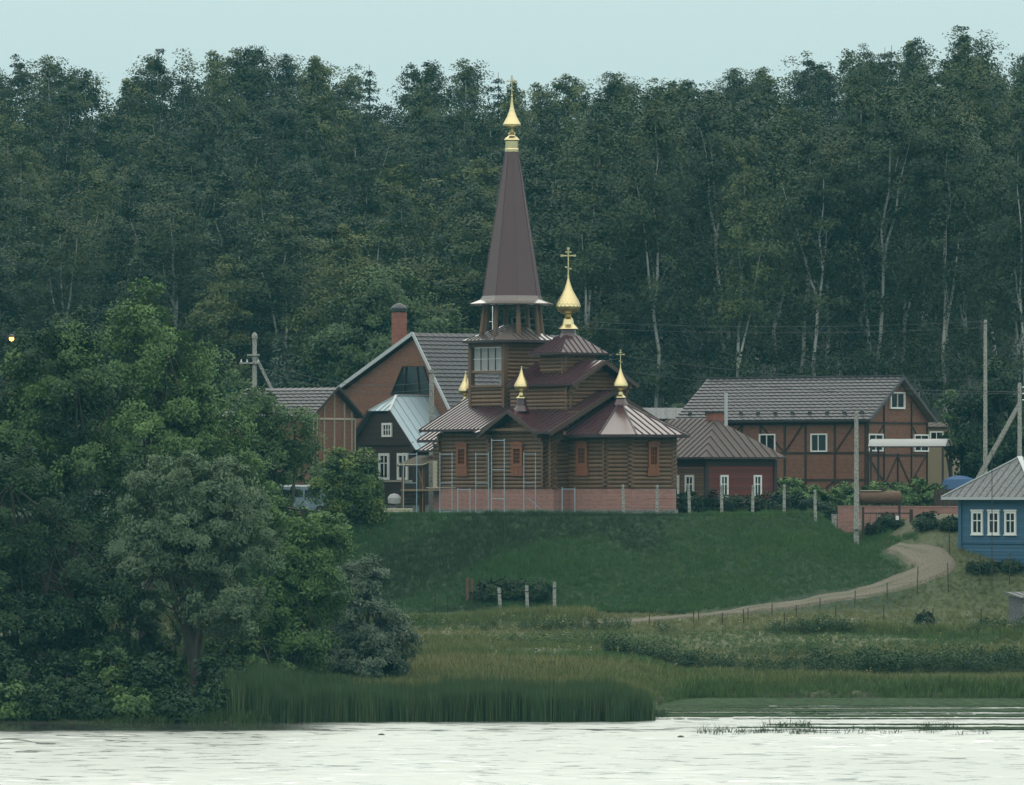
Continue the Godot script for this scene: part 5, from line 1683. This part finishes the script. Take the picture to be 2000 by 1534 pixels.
func build_yard() -> void:
	var o: Node3D
	var mb: MB
	# ---------- scaffold frames along the church wall: [px left, px right, py top, d, two storeys, label]
	for q in [[788, 814, 884, 408.5, "blue pipe scaffold frame beside the stair canopy"], [859, 883, 884, 407.0, "scaffold frame at the west corner of the log wall"], [894, 918, 953, 405.0, "low scaffold frame left of the narthex window's foot"], [929, 954, 884, 405.5, "scaffold frame right of the narthex window"], [960, 985, 857, 402.0, "tallest scaffold frame, in front of the south gable's corner"], [1023, 1046, 883, 402.4, "scaffold frame right of the south gable's window"], [1098, 1123, 952, 399.6, "low scaffold frame where apse and nave meet"]]:
		var d: float = q[3]
		var p := foot((q[0] + q[1]) * 0.5, d)
		var w: float = (q[1] - q[0]) * d / F
		var h: float = EYE - (q[2] - 955.0) * d / F - p.y
		o = thing("scaffold", q[4], "scaffold", p, 0.15, "scaffold frames along the church wall")
		for s in [-0.5, 0.5]:
			mb = MB.new()
			mb.tube(Vector3(w * s, -0.1, 0), Vector3(w * s, h, 0), 0.028, 0.028, 7)
			obj("upright", mb, M.scaffold, o)
		var y := h - 0.12
		while y > 0.2:
			mb = MB.new()
			mb.tube(Vector3(-w * 0.5, y, 0), Vector3(w * 0.5, y, 0), 0.02, 0.02, 6)
			obj("rung", mb, M.scaffold, o)
			y -= 1.85
	# a long scaffold brace
	mb = MB.new()
	mb.tube(at(1030, 972, 401.8), at(1062, 1000, 401.8), 0.02, 0.02, 6)
	tag(obj("scaffold_brace", mb, M.scaffold), "loose pale scaffold pipe leaning against the brick plinth", "pipe")
	# plank laid on the porch level and pallets by the wall
	tag(bar(self, "plank", at(832, 953, 407.5), at(890, 953, 407.5), 0.3, 0.05, M.pale_wood), "pale plank lying between the scaffold and the porch", "plank")
	o = thing("timber_stack", "low stack of pale boards beside the stair canopy", "timber stack", foot(776, 406.0), 0.1)
	for k in 9:
		block(o, "plank", Vector3(-0.95 + 0.03 * (k % 3), 0.08 + (k / 3) * 0.14, -0.4 + (k % 3) * 0.28), Vector3(0.95 + 0.04 * (k % 2), 0.19 + (k / 3) * 0.14, -0.16 + (k % 3) * 0.28), [M.pale_wood, M.plank, M.cream][k % 3])
	mb = MB.new()
	mb.lathe([Vector2(0.01, 0.0), Vector2(0.5, 0.05), Vector2(0.55, 0.4), Vector2(0.35, 0.62), Vector2(0.01, 0.68)], 12)
	var sk := obj("covered_heap", mb, M.sheet)
	sk.position = foot(770, 410.5)
	sk.position.y += 0.55
	sk.position.y = at(770, 985, 410.5).y
	sk.scale = Vector3(0.8, 1, 0.6)
	tag(sk, "pale sheeted water butt standing before the dark wooden house", "water butt")
	# ---------- concrete fence posts along the edge of the mound
	var first := thing("fence_post", "concrete fence post in front of the apse's first facet", "fence post", Vector3.ZERO, 0.0, "concrete posts along the mound's edge")
	mb = MB.new()
	mb.facets([Vector2(0.14, -0.4), Vector2(0.12, 1.9), Vector2(0.1, 1.95), Vector2(0.0, 1.95)], 4, Vector3.ZERO, PI / 4)
	obj("shaft", mb, M.concrete_pale, first)
	mb = MB.new()
	for k in 5:
		mb.beam(Vector3(-0.11, 0.35 + k * 0.35, 0.085), Vector3(0.11, 0.35 + k * 0.35, 0.085), 0.012, 0.012)
	obj("wire_tie", mb, M.dark_metal, first)
	var posts := [[1218, 397.6, "concrete fence post in front of the apse's south facet"], [1283, 397.2, "concrete fence post in front of the apse's east window"], [1347, 397.2, "first concrete fence post right of the church"], [1410, 397.2, "concrete fence post before the red house's dark corner"], [1470, 397.2, "concrete fence post before the red house's last window"], [1532, 397.2, "concrete fence post before the red house's far corner"], [1593, 397.2, "concrete fence post in front of the garden bushes"]]
	for k in posts.size():
		var f := foot(posts[k][0], posts[k][1])
		var ph := first if k == 0 else dup(first, "fence_post", f, 0.0, Vector3.ONE, posts[k][2], "concrete posts along the mound's edge")
		ph.position = f
		ph.rotation.z = [0.02, -0.015, 0.03, 0.01, -0.02, 0.0, 0.02][k]
		ph.set_meta("label", posts[k][2])
	for k in posts.size() - 1:
		pass
	o = thing("fence_wire", "thin wire strands strung between the concrete posts on the mound", "fence wire", Vector3.ZERO)
	for h in [0.5, 1.1, 1.75]:
		mb = MB.new()
		for k in posts.size() - 1:
			mb.tube(foot(posts[k][0], posts[k][1]) + Vector3(0, h, 0.12), foot(posts[k + 1][0], posts[k + 1][1]) + Vector3(0, h, 0.12), 0.008, 0.008, 4, false)
		obj("wire_strand", mb, M.dark_metal, o)
	o = thing("end_post", "wide concrete end post where the mound fence meets the brick wall", "fence post", foot(1630, 399.0))
	block(o, "shaft", Vector3(-0.17, -0.4, -0.12), Vector3(0.17, 0.95, 0.12), M.concrete_pale)
	block(o, "cap", Vector3(-0.19, 0.95, -0.14), Vector3(0.19, 1.0, 0.14), M.concrete_pale)
	# ---------- posts at the mound's foot
	for q in [[977, 1148, 1188, "leaning white post, leftmost of the three at the mound's foot", 0.06], [1030, 1144, 1200, "white post between two others at the mound's foot", 0.03], [1083, 1137, 1190, "tallest white post at the mound's foot", 0.0]]:
		var f := foot(q[0], 384.7)
		var h: float = (EYE - (q[1] - 955.0) * 384.7 / F) - f.y
		o = thing("white_post", q[3], "post", f, 0.0, "white posts at the mound's foot")
		o.rotation.z = q[4]
		block(o, "shaft", Vector3(-0.1, -0.3, -0.09), Vector3(0.1, h, 0.09), M.concrete_pale)
		block(o, "wire_band", Vector3(-0.115, h - 0.4, -0.105), Vector3(0.115, h - 0.34, 0.105), M.dark_metal)
	o = thing("gate_post", "pair of rusty brown gate posts with a rail at the mound's foot", "gate", foot(916, 385.8))
	block(o, "post", Vector3(-0.2, -0.3, -0.1), Vector3(-0.02, 1.55, 0.08), M.rust)
	block(o, "post", Vector3(0.12, -0.3, -0.1), Vector3(0.26, 1.5, 0.08), M.rust)
	block(o, "rail", Vector3(-0.02, 1.1, -0.04), Vector3(0.12, 1.2, 0.02), M.rust)
	# weed stalk beside them is grass; a low wire fence runs left
	# ---------- thin posts of the field fence
	var thin := thing("field_post", "", "fence post", Vector3.ZERO, 0.0, "thin posts of the field fence")
	mb = MB.new()
	mb.tube(Vector3(0, -0.3, 0), Vector3(0, 1.0, 0), 0.035, 0.03, 6)
	obj("shaft", mb, M.rust_dark, thin)
	mb = MB.new()
	mb.tube(Vector3(0, 1.0, 0), Vector3(0, 1.03, 0), 0.045, 0.03, 6)
	obj("cap", mb, M.rust_dark, thin)
	var fps := [[850, 1160, 1202], [875, 1165, 1202], [1268, 1200, 1223], [1355, 1195, 1222], [1365, 1193, 1215], [1411, 1198, 1220], [1453, 1192, 1222], [1461, 1190, 1213], [1508, 1180, 1207], [1533, 1198, 1234], [1555, 1183, 1207], [1602, 1170, 1190], [1633, 1183, 1208], [1670, 1155, 1180], [1727, 1185, 1212], [1733, 1140, 1172], [1792, 1110, 1165], [1853, 1103, 1158], [1822, 1190, 1234], [1914, 1088, 1145], [1918, 1192, 1240], [1972, 1085, 1143], [1855, 1030, 1082]]
	var names := ["beside the silvery willow shrub", "right of the silvery willow shrub", "at the track's far left end", "near the track's narrow part", "beside the narrow track", "on the meadow side of the track", "below the track", "on the track's edge", "where the track begins to widen", "standing lower in the field", "near the track's first rut", "at the lower edge of the widening track", "in the dry grass below the track", "touching the track's lower edge", "in the middle of the dry field", "where the track bends uphill", "in front of the wide bend", "at the outer end of the wide bend", "next to the single field bush", "in the grass below the blue house", "lower right in the fenced field", "below the blue house's right window", "left of the blue house's corner"]
	for k in fps.size():
		var f := hit(fps[k][0], fps[k][2])
		var d := CAMZ - f.z
		var h: float = (fps[k][2] - fps[k][1]) * d / F
		var r := thin if k == 0 else dup(thin, "field_post", f, 0.0, Vector3.ONE, "", "thin posts of the field fence")
		r.position = f
		r.scale = Vector3(1, h, 1)
		r.rotation.z = sin(k * 2.3) * 0.03
		r.set_meta("label", "thin dark fence post %s" % names[k])
	o = thing("field_wire", "faint wires between the thin posts of the field fence", "fence wire", Vector3.ZERO)
	for run in [[1411, 1220, 1508, 1207], [1508, 1207, 1602, 1190], [1602, 1190, 1670, 1180], [1670, 1180, 1733, 1172], [1733, 1172, 1792, 1165], [1792, 1165, 1853, 1158], [1853, 1158, 1914, 1145], [1914, 1145, 1972, 1143], [1453, 1222, 1533, 1234], [1633, 1208, 1727, 1212], [1727, 1212, 1822, 1234], [1822, 1234, 1918, 1240]]:
		mb = MB.new()
		for h in [0.4, 0.85]:
			mb.tube(hit(run[0], run[1]) + Vector3(0, h, 0), hit(run[2], run[3]) + Vector3(0, h, 0), 0.006, 0.006, 4, false)
		obj("wire_strand", mb, M.dark_metal, o)
	# ---------- brick wall, gate and tank
	o = thing("garden_wall", "low pinkish brick wall between the mound and the blue house", "wall", Vector3.ZERO)
	var a := at(1637, 990, 403)
	var b := at(1880, 991, 401)
	solid(o, "wall", [Vector3(a.x, -2.6, a.z), Vector3(b.x, -2.6, b.z), Vector3(b.x, b.y, b.z), Vector3(a.x, a.y, a.z)], Vector3(0, 0, -0.3), M.plinth)
	bar(o, "coping", a + Vector3(0, 0.03, -0.15), b + Vector3(0, 0.03, -0.15), 0.36, 0.07, M.plinth)
	o = thing("metal_gate", "rusty metal gate with two heavy posts at the top of the track", "gate", Vector3.ZERO)
	for q in [[1686, 990, 1050, 0.07], [1757, 985, 1060, 0.07], [1780, 995, 1066, 0.11]]:
		var f := foot(q[0], 398.6)
		var t := at(q[0], q[1], 398.6)
		bar(o, "post", f + Vector3(0, -0.4, 0), Vector3(f.x, t.y, f.z), q[3] * 2, q[3] * 2, M.rust_dark)
	for y in [1003, 1030]:
		bar(o, "rail", at(1686, y, 398.6), at(1780, y, 398.6), 0.05, 0.07, M.rust_dark)
	for x in [1700, 1712, 1724, 1736, 1748]:
		bar(o, "gate_bar", at(x, 1003, 398.62), at(x, 1044, 398.62), 0.03, 0.03, M.rust_dark)
	mb = MB.new()
	mb.box(at(1753, 1012, 398.3), Vector3(0.2, 0.26, 0.1))
	tag(obj("notice_plate", mb, M.white_paint), "small white plate hung on the rusty gate", "sign")
	# tank
	var c := at(1720, 972, 406)
	o = thing("storage_tank", "rusty horizontal cylinder tank on legs behind the brick wall", "tank", Vector3(c.x, 0, c.z), 0.12)
	mb = MB.new()
	mb.tube(Vector3(-1.25, c.y, 0), Vector3(1.25, c.y, 0), 0.42, 0.42, 20)
	for s in [-1.0, 1.0]:
		mb.tube(Vector3(1.25 * s, c.y, 0), Vector3(1.36 * s, c.y, 0), 0.42, 0.25, 20)
	obj("drum", mb, M.rust, o)
	mb = MB.new()
	mb.tube(Vector3(0.1, c.y + 0.38, 0), Vector3(0.1, c.y + 0.56, 0), 0.22, 0.22, 12)
	obj("hatch", mb, M.rust_dark, o)
	block(o, "shelf", Vector3(-1.3, c.y + 0.4, -0.2), Vector3(0.0, c.y + 0.46, 0.3), M.pale_wood)
	for x in [-0.9, -0.1, 0.8]:
		bar(o, "leg", Vector3(x, -2.4, 0), Vector3(x, c.y - 0.36, 0), 0.1, 0.1, M.rust_dark)
	# ---------- carport with its arched sheet roof
	c = at(1780, 872, 428)
	o = thing("arched_carport", "carport with a long arched translucent roof on thin posts", "carport", Vector3(c.x, 0, c.z), turned(14.0))
	mb = MB.new()
	var n := 10
	for k in n:
		var t0 := lerpf(-1.0, 1.0, float(k) / n)
		var t1 := lerpf(-1.0, 1.0, float(k + 1) / n)
		var p0 := Vector3(0, c.y + 0.5 * (1.0 - t0 * t0), t0 * 1.4)
		var p1 := Vector3(0, c.y + 0.5 * (1.0 - t1 * t1), t1 * 1.4)
		mb.face([p0 + Vector3(-2.7, 0, 0), p0 + Vector3(2.6, 0, 0), p1 + Vector3(2.6, 0, 0), p1 + Vector3(-2.7, 0, 0)], Vector3(0, 1, t0))
		mb.face([p0 + Vector3(-2.7, -0.03, 0), p0 + Vector3(2.6, -0.03, 0), p1 + Vector3(2.6, -0.03, 0), p1 + Vector3(-2.7, -0.03, 0)], Vector3(0, -1, -t0))
	obj("roof", mb, M.sheet, o)
	for x in [-2.6, -0.9, 0.8, 2.5]:
		mb = MB.new()
		for k in n:
			var t0 := lerpf(-1.0, 1.0, float(k) / n)
			var t1 := lerpf(-1.0, 1.0, float(k + 1) / n)
			mb.beam(Vector3(x, c.y + 0.5 * (1.0 - t0 * t0) - 0.07, t0 * 1.4), Vector3(x, c.y + 0.5 * (1.0 - t1 * t1) - 0.07, t1 * 1.4), 0.07, 0.07)
		obj("arch_rib", mb, M.rust_dark, o)
	for s in [-1.35, 1.35]:
		bar(o, "rail", Vector3(-2.7, c.y - 0.03, s), Vector3(2.6, c.y - 0.03, s), 0.07, 0.08, M.rust_dark)
		for x in [-2.5, 2.4]:
			bar(o, "post", Vector3(x, -0.3, s), Vector3(x, c.y, s), 0.13, 0.13, M.rust_dark)
	mb = MB.new()
	c = at(1874, 931, 424)
	mb.facets([Vector2(1.9, -1.8), Vector2(1.5, -0.35), Vector2(0.7, 0.02), Vector2(0.0, 0.12)], 7, Vector3.ZERO, 0.3)
	var tp := obj("tarpaulin", mb, M.tarp)
	tp.position = c
	tp.scale = Vector3(0.7, 0.55, 0.7)
	tag(tp, "bright blue tarpaulin over a heap right of the carport", "tarpaulin")
	o = thing("board_fence", "dark board fence under the blue tarpaulin beside the blue house's roof", "fence", foot(1880, 420), 0.1)
	for k in 22:
		block(o, "plank", Vector3(-1.9 + k * 0.18, -0.3, 0), Vector3(-1.74 + k * 0.18, 1.75 + 0.03 * sin(k * 3.7), 0.03), M.dark_planks[k % 3])
	bar(o, "rail", Vector3(-1.9, 1.3, -0.03), Vector3(2.1, 1.3, -0.03), 0.05, 0.1, M.dark_wood)
	# ---------- power poles
	for q in [[1673, 805, 397.0, 0.17, "tall concrete pole with a grey meter box beside the gate", false, 0], [843, 722, 421.0, 0.2, "thick concrete pole in front of the pale blue roof", false, 0], [1925, 625, 418.0, 0.16, "tall slender pole behind the blue house's garden", false, 3], [1992, 748, 403.0, 0.17, "concrete pole with a long diagonal strut behind the blue house", true, 0], [497, 655, 432.0, 0.19, "concrete pole with crossarms and strut above the riverside trees", true, 0]]:
		var f := foot(q[0], q[2])
		var t := at(q[0] + q[6], q[1], q[2])
		o = thing("power_pole", q[4], "utility pole", Vector3(f.x, f.y, f.z), 0.0, "concrete power poles of the village")
		var h := t.y - f.y
		mb = MB.new()
		mb.facets([Vector2(q[3] * 1.35, -0.5), Vector2(q[3] * 0.95, h), Vector2(0.0, h + 0.01)], 4, Vector3.ZERO, PI / 4 + 0.1)
		obj("shaft", mb, M.concrete_pale, o)
		if q[0] == 1673:
			block(o, "meter_box", Vector3(-0.2, 1.0, 0.2), Vector3(0.22, 1.65, 0.42), M.concrete_pale)
			bar(o, "pole_top_bracket", Vector3(-0.25, h - 0.05, 0), Vector3(0.25, h - 0.05, 0), 0.08, 0.08, M.dark_metal)
		elif q[0] == 497:
			for k in 2:
				bar(o, "crossarm", Vector3(-1.0 if k == 0 else -0.5, h - 1.9 + k * 0.55, 0.2), Vector3(0.35, h - 1.9 + k * 0.55, 0.2), 0.12, 0.12, M.concrete_pale)
			for x in [-0.9, -0.5, 0.25]:
				mb = MB.new()
				mb.tube(Vector3(x, h - 1.84, 0.2), Vector3(x, h - 1.64, 0.2), 0.06, 0.03, 7)
				obj("insulator", mb, M.white_paint, o)
			mb = MB.new()
			mb.facets([Vector2(0.2, h - 0.2), Vector2(0.2, h), Vector2(0.08, h + 0.2)], 8, Vector3.ZERO, 0.0)
			obj("pole_cap", mb, M.concrete_pale, o)
			bar(o, "strut", Vector3(0.1, h - 1.5, 0), at(560, 820, 432.0) - f, 0.2, 0.2, M.concrete_pale)
		elif q[0] == 1992:
			bar(o, "strut", Vector3(0, h - 1.35, 0), at(1905, 945, 404.0) - f, 0.26, 0.26, M.concrete_pale)
			for k in 3:
				mb = MB.new()
				mb.tube(Vector3(0.15, h - 0.3 - k * 0.4, 0.1), Vector3(0.4, h - 0.25 - k * 0.4, 0.1), 0.04, 0.04, 6)
				obj("insulator", mb, M.white_paint, o)
		else:
			mb = MB.new()
			mb.tube(Vector3(-0.3, h - 0.25, 0.12), Vector3(0.3, h - 0.25, 0.12), 0.03, 0.03, 6)
			obj("bracket", mb, M.dark_metal, o)
	o = thing("mast", "slim white lattice mast behind the belfry posts", "mast", foot(956, 452))
	for s in [-0.22, 0.22]:
		bar(o, "mast_leg", Vector3(s, 0, 0), Vector3(s, at(956, 596, 452).y - o.position.y, 0), 0.06, 0.06, M.white_paint)
	for k in 16:
		bar(o, "mast_rung", Vector3(-0.22, 1.0 + k * 0.8, 0), Vector3(0.22, 1.0 + k * 0.8, 0), 0.04, 0.05, M.white_paint)
	# rusty thin pole in front of the blue house
	mb = MB.new()
	var fp := foot(1938, 386)
	mb.tube(Vector3.ZERO + Vector3(0, -0.3, 0), Vector3(0, at(1938, 880, 386).y - fp.y, 0), 0.03, 0.025, 6)
	var rp := obj("washing_pole", mb, M.rust_dark)
	rp.position = fp
	tag(rp, "thin rusty pole standing before the blue house's windows", "pole")
	# ---------- overhead wires: [from px, py, d, to px, py, d, sag]
	var names_w := ["upper overhead wire behind the spire canopy", "second overhead wire below the spire canopy", "overhead wire over the long grey roof's ridge", "overhead wire from the thick pole towards the apse dome", "overhead wire crossing above the apse dome to the right", "lowest overhead wire right of the brick house's gable", "overhead wire above the annex roof", "second overhead wire above the annex roof", "overhead wire running off above the tarpaulin"]
	var kw := 0
	for q in [[1000, 620, 440, 1925, 628, 418, 0.5], [1000, 632, 440, 1925, 640, 418, 0.5], [1185, 690, 436, 1925, 742, 418, 0.6], [843, 735, 421, 1210, 700, 425, 0.4], [1200, 722, 425, 1992, 768, 403, 0.6], [1760, 760, 418, 2060, 764, 403, 0.1], [497, 700, 432, 843, 745, 421, 0.9], [497, 718, 432, 843, 760, 421, 0.8], [1925, 635, 418, 2080, 700, 420, 0.2]]:
		mb = MB.new()
		var p0 := at(q[0], q[1], q[2])
		var p1 := at(q[3], q[4], q[5])
		var prev := p0
		for k in range(1, 17):
			var t := k / 16.0
			var p := p0.lerp(p1, t) - Vector3(0, 4.0 * t * (1.0 - t) * q[6], 0)
			mb.tube(prev, p, 0.016, 0.016, 4, false)
			prev = p
		tag(obj("overhead_wire", mb, M.wire), names_w[kw], "wire", "overhead wires of the village")
		kw += 1
	# ---------- the lit street lamp among the trees
	var lp := at(22, 662, 356)
	o = thing("street_lamp", "lit street lamp with a warm glow among the trees at the left edge", "street lamp", Vector3(lp.x, ground(lp.x, 356), lp.z))
	var lh := lp.y - o.position.y
	mb = MB.new()
	mb.tube(Vector3(-1.2, -0.3, -0.1), Vector3(-1.2, lh + 0.1, -0.1), 0.09, 0.06, 8)
	obj("pole", mb, M.concrete_pale, o)
	bar(o, "arm", Vector3(-1.2, lh + 0.1, -0.1), Vector3(-0.1, lh + 0.25, 0), 0.06, 0.06, M.dark_metal)
	mb = MB.new()
	mb.lathe([Vector2(0.2, 0.08), Vector2(0.16, 0.2), Vector2(0.05, 0.26)], 10, Vector3(0, lh, 0))
	obj("shade", mb, M.dark_metal, o)
	mb = MB.new()
	mb.lathe([Vector2(0.01, -0.13), Vector2(0.1, -0.09), Vector2(0.14, 0.0), Vector2(0.1, 0.08), Vector2(0.01, 0.1)], 12, Vector3(0, lh, 0))
	obj("bulb", mb, M.lamp, o)
	var l := OmniLight3D.new()
	l.name = "lamp_light"
	l.light_color = Color(1.0, 0.75, 0.35)
	l.light_energy = 1.2
	l.light_size = 0.05
	l.omni_range = 60.0
	l.omni_attenuation = 2.0
	l.shadow_enabled = true
	l.position = Vector3(0, lh, 0)
	o.add_child(l)


func build_materials() -> void:
	M.water_metal = 0.9
	M.leaf = foliage()
	M.pad = foliage(0.85)
	M.pad.metallic_specular = 0.15
	M.bark = mat(1, 1, 1, 0.95)
	M.bark.vertex_color_use_as_albedo = true
	M.bark_white = mat(1, 1, 1, 0.85)
	M.bark_white.vertex_color_use_as_albedo = true
	M.logs = []
	for q in [[0.16, 0.088, 0.045], [0.135, 0.073, 0.039], [0.18, 0.1, 0.052], [0.145, 0.079, 0.042]]:
		M.logs.append(grain(mat(q[0], q[1], q[2], 0.6), 3, 0.02, Vector3(0.3, 4.0, 0.3), 0.7, 1.2))
	M.log_core = mat(0.085, 0.048, 0.027, 0.9)
	M.trim_brown = mat(0.055, 0.03, 0.02, 0.6)
	M.orange_wood = grain(mat(0.22, 0.075, 0.03, 0.6), 4, 0.02, Vector3(0.5, 3.0, 0.5), 0.8, 1.15)
	M.roof_brown = grain(mat(0.06, 0.019, 0.026, 0.26), 6, 0.01, Vector3(0.4, 0.4, 0.4), 0.85, 1.1)
	M.roof_pale = mat(0.16, 0.13, 0.12, 0.2)
	for m in [M.roof_brown, M.roof_pale]:
		m.metallic_specular = 0.5
		m.clearcoat_enabled = true
		m.clearcoat = 0.4
		m.clearcoat_roughness = 0.15
	M.roof_seam = mat(0.035, 0.016, 0.018, 0.45)
	M.spire = grain(mat(0.092, 0.046, 0.05, 0.38), 8, 0.06, Vector3(1.2, 1.2, 1.2), 0.8, 1.15)
	M.gold = mat(0.66, 0.56, 0.31, 0.3, 1.0)
	M.gold_dark = mat(0.5, 0.33, 0.1, 0.4, 1.0)
	M.plinth = brick_mat(0.33, 0.15, 0.12, 0.34)
	M.brick = brick_mat(0.2, 0.08, 0.043, 0.14)
	M.brick_red = brick_mat(0.26, 0.075, 0.045, 0.22)
	M.concrete = grain(mat(0.2, 0.21, 0.2, 0.9), 9, 0.03, Vector3(0.8, 0.8, 0.8), 0.7, 1.15)
	M.concrete_pale = grain(mat(0.34, 0.34, 0.31, 0.9), 10, 0.03, Vector3(0.9, 0.5, 0.9), 0.65, 1.15)
	M.tile_grey = grain(mat(0.06, 0.055, 0.06, 0.42), 11, 0.02, Vector3(0.3, 0.3, 0.3), 0.85, 1.15)
	M.timber_dark = mat(0.03, 0.017, 0.012, 0.8)
	M.pale_wood = mat(0.4, 0.36, 0.28, 0.8)
	M.pale_metal = mat(0.42, 0.45, 0.46, 0.4)
	M.dark_metal = mat(0.03, 0.03, 0.032, 0.5)
	M.dark_wood = mat(0.035, 0.022, 0.018, 0.8)
	M.dark_plank = mat(0.03, 0.018, 0.014, 0.8)
	M.dark_planks = [mat(0.042, 0.022, 0.017, 0.75), mat(0.036, 0.02, 0.016, 0.75), mat(0.048, 0.026, 0.019, 0.75)]
	M.red_plank = mat(0.1, 0.02, 0.016, 0.8)
	M.red_planks = [mat(0.125, 0.026, 0.02, 0.7), mat(0.11, 0.023, 0.018, 0.7), mat(0.14, 0.03, 0.022, 0.7)]
	M.blue_plank = mat(0.03, 0.11, 0.22, 0.7)
	M.blue_planks = [mat(0.045, 0.115, 0.19, 0.65), mat(0.04, 0.105, 0.175, 0.65), mat(0.05, 0.125, 0.205, 0.65)]
	M.yellow_plank = mat(0.22, 0.18, 0.115, 0.8)
	M.pink_plank = mat(0.35, 0.24, 0.2, 0.8)
	M.roof_blue = mat(0.3, 0.38, 0.42, 0.4, 0.3)
	M.roof_slate = grain(mat(0.16, 0.165, 0.17, 0.6), 12, 0.03, Vector3(0.6, 0.6, 0.6), 0.6, 1.2)
	M.roof_rust = grain(mat(0.06, 0.036, 0.03, 0.55), 13, 0.03, Vector3(0.4, 0.4, 0.4), 0.7, 1.2)
	M.roof_rust_seam = mat(0.05, 0.03, 0.026, 0.6)
	M.white_paint = mat(0.72, 0.74, 0.72, 0.5)
	M.sheet = mat(0.36, 0.38, 0.38, 0.4)
	M.sheet.backlight_enabled = true
	M.sheet.backlight = Color(0.8, 0.8, 0.8)
	M.cream = mat(0.5, 0.46, 0.34, 0.7)
	M.plank = grain(mat(0.22, 0.16, 0.1, 0.8), 14, 0.03, Vector3(0.5, 3, 0.5), 0.7, 1.2)
	M.glass = mat(0.012, 0.016, 0.018, 0.08)
	M.scaffold = mat(0.3, 0.42, 0.5, 0.45)
	M.rust = grain(mat(0.15, 0.085, 0.055, 0.85), 16, 0.04, Vector3(0.8, 0.8, 0.8), 0.6, 1.2)
	M.rust_dark = mat(0.04, 0.027, 0.022, 0.8)
	M.tarp = mat(0.035, 0.09, 0.2, 0.7)
	M.van_blue = mat(0.16, 0.22, 0.27, 0.4)
	M.rubber = mat(0.02, 0.02, 0.02, 0.9)
	M.wire = mat(0.05, 0.055, 0.055, 0.7)
	M.dark_stone = mat(0.04, 0.04, 0.036, 0.8)
	M.lamp = mat(1, 0.8, 0.4, 0.5)
	M.lamp.emission_enabled = true
	M.lamp.emission = Color(1.0, 0.72, 0.28)
	M.lamp.emission_energy_multiplier = 6.0


func _ready() -> void:
	rng.seed = 20240611
	noise.seed = 4
	noise.frequency = 0.03
	noise.fractal_octaves = 3
	fine.seed = 9
	fine.frequency = 0.08
	rip.seed = 21
	rip.frequency = 0.35
	rip.fractal_octaves = 3
	rip.fractal_gain = 0.5
	# camera: a long lens over the water
	var cam := Camera3D.new()
	cam.name = "camera"
	cam.projection = Camera3D.PROJECTION_FRUSTUM
	cam.near = 1.0
	cam.far = 3000.0
	cam.size = 1534.0 / F
	cam.frustum_offset = Vector2(0, 188.0 / F)
	cam.position = Vector3(0, EYE, CAMZ)
	add_child(cam)
	cam.current = true
	# sky after sunset, brighter above the wood
	var we := WorldEnvironment.new()
	we.name = "environment"
	var env := Environment.new()
	var sky := Sky.new()
	var sm := ProceduralSkyMaterial.new()
	sm.sky_horizon_color = lin(0.45, 0.635, 0.65)
	sm.sky_top_color = lin(1.8, 1.8, 1.66)
	sm.sky_curve = 0.4
	sm.ground_horizon_color = lin(0.1, 0.13, 0.12)
	sm.ground_bottom_color = lin(0.05, 0.06, 0.05)
	sm.sun_angle_max = 1.0
	sky.sky_material = sm
	env.background_mode = Environment.BG_SKY
	env.sky = sky
	env.tonemap_mode = Environment.TONE_MAPPER_LINEAR
	env.tonemap_exposure = 1.0
	env.fog_enabled = true
	env.fog_light_color = Color(0.45, 0.85, 0.95)
	env.fog_density = 0.000105
	env.sdfgi_enabled = true
	env.ssao_enabled = true
	env.ssil_enabled = true
	we.environment = env
	add_child(we)
	var sun := DirectionalLight3D.new()
	sun.name = "sun"
	sun.light_energy = 0.12
	sun.light_color = Color(1.0, 0.97, 0.91)
	sun.light_angular_distance = 40.0
	sun.shadow_enabled = true
	sun.sky_mode = DirectionalLight3D.SKY_MODE_LIGHT_ONLY
	sun.rotation_degrees = Vector3(-33, 182, 0)
	add_child(sun)

	build_materials()
	path_pts = path_points()
	build_ground()
	build_path()
	build_water()
	build_church()
	build_houses()
	build_forest()
	build_trees()
	build_grass()
	build_yard()
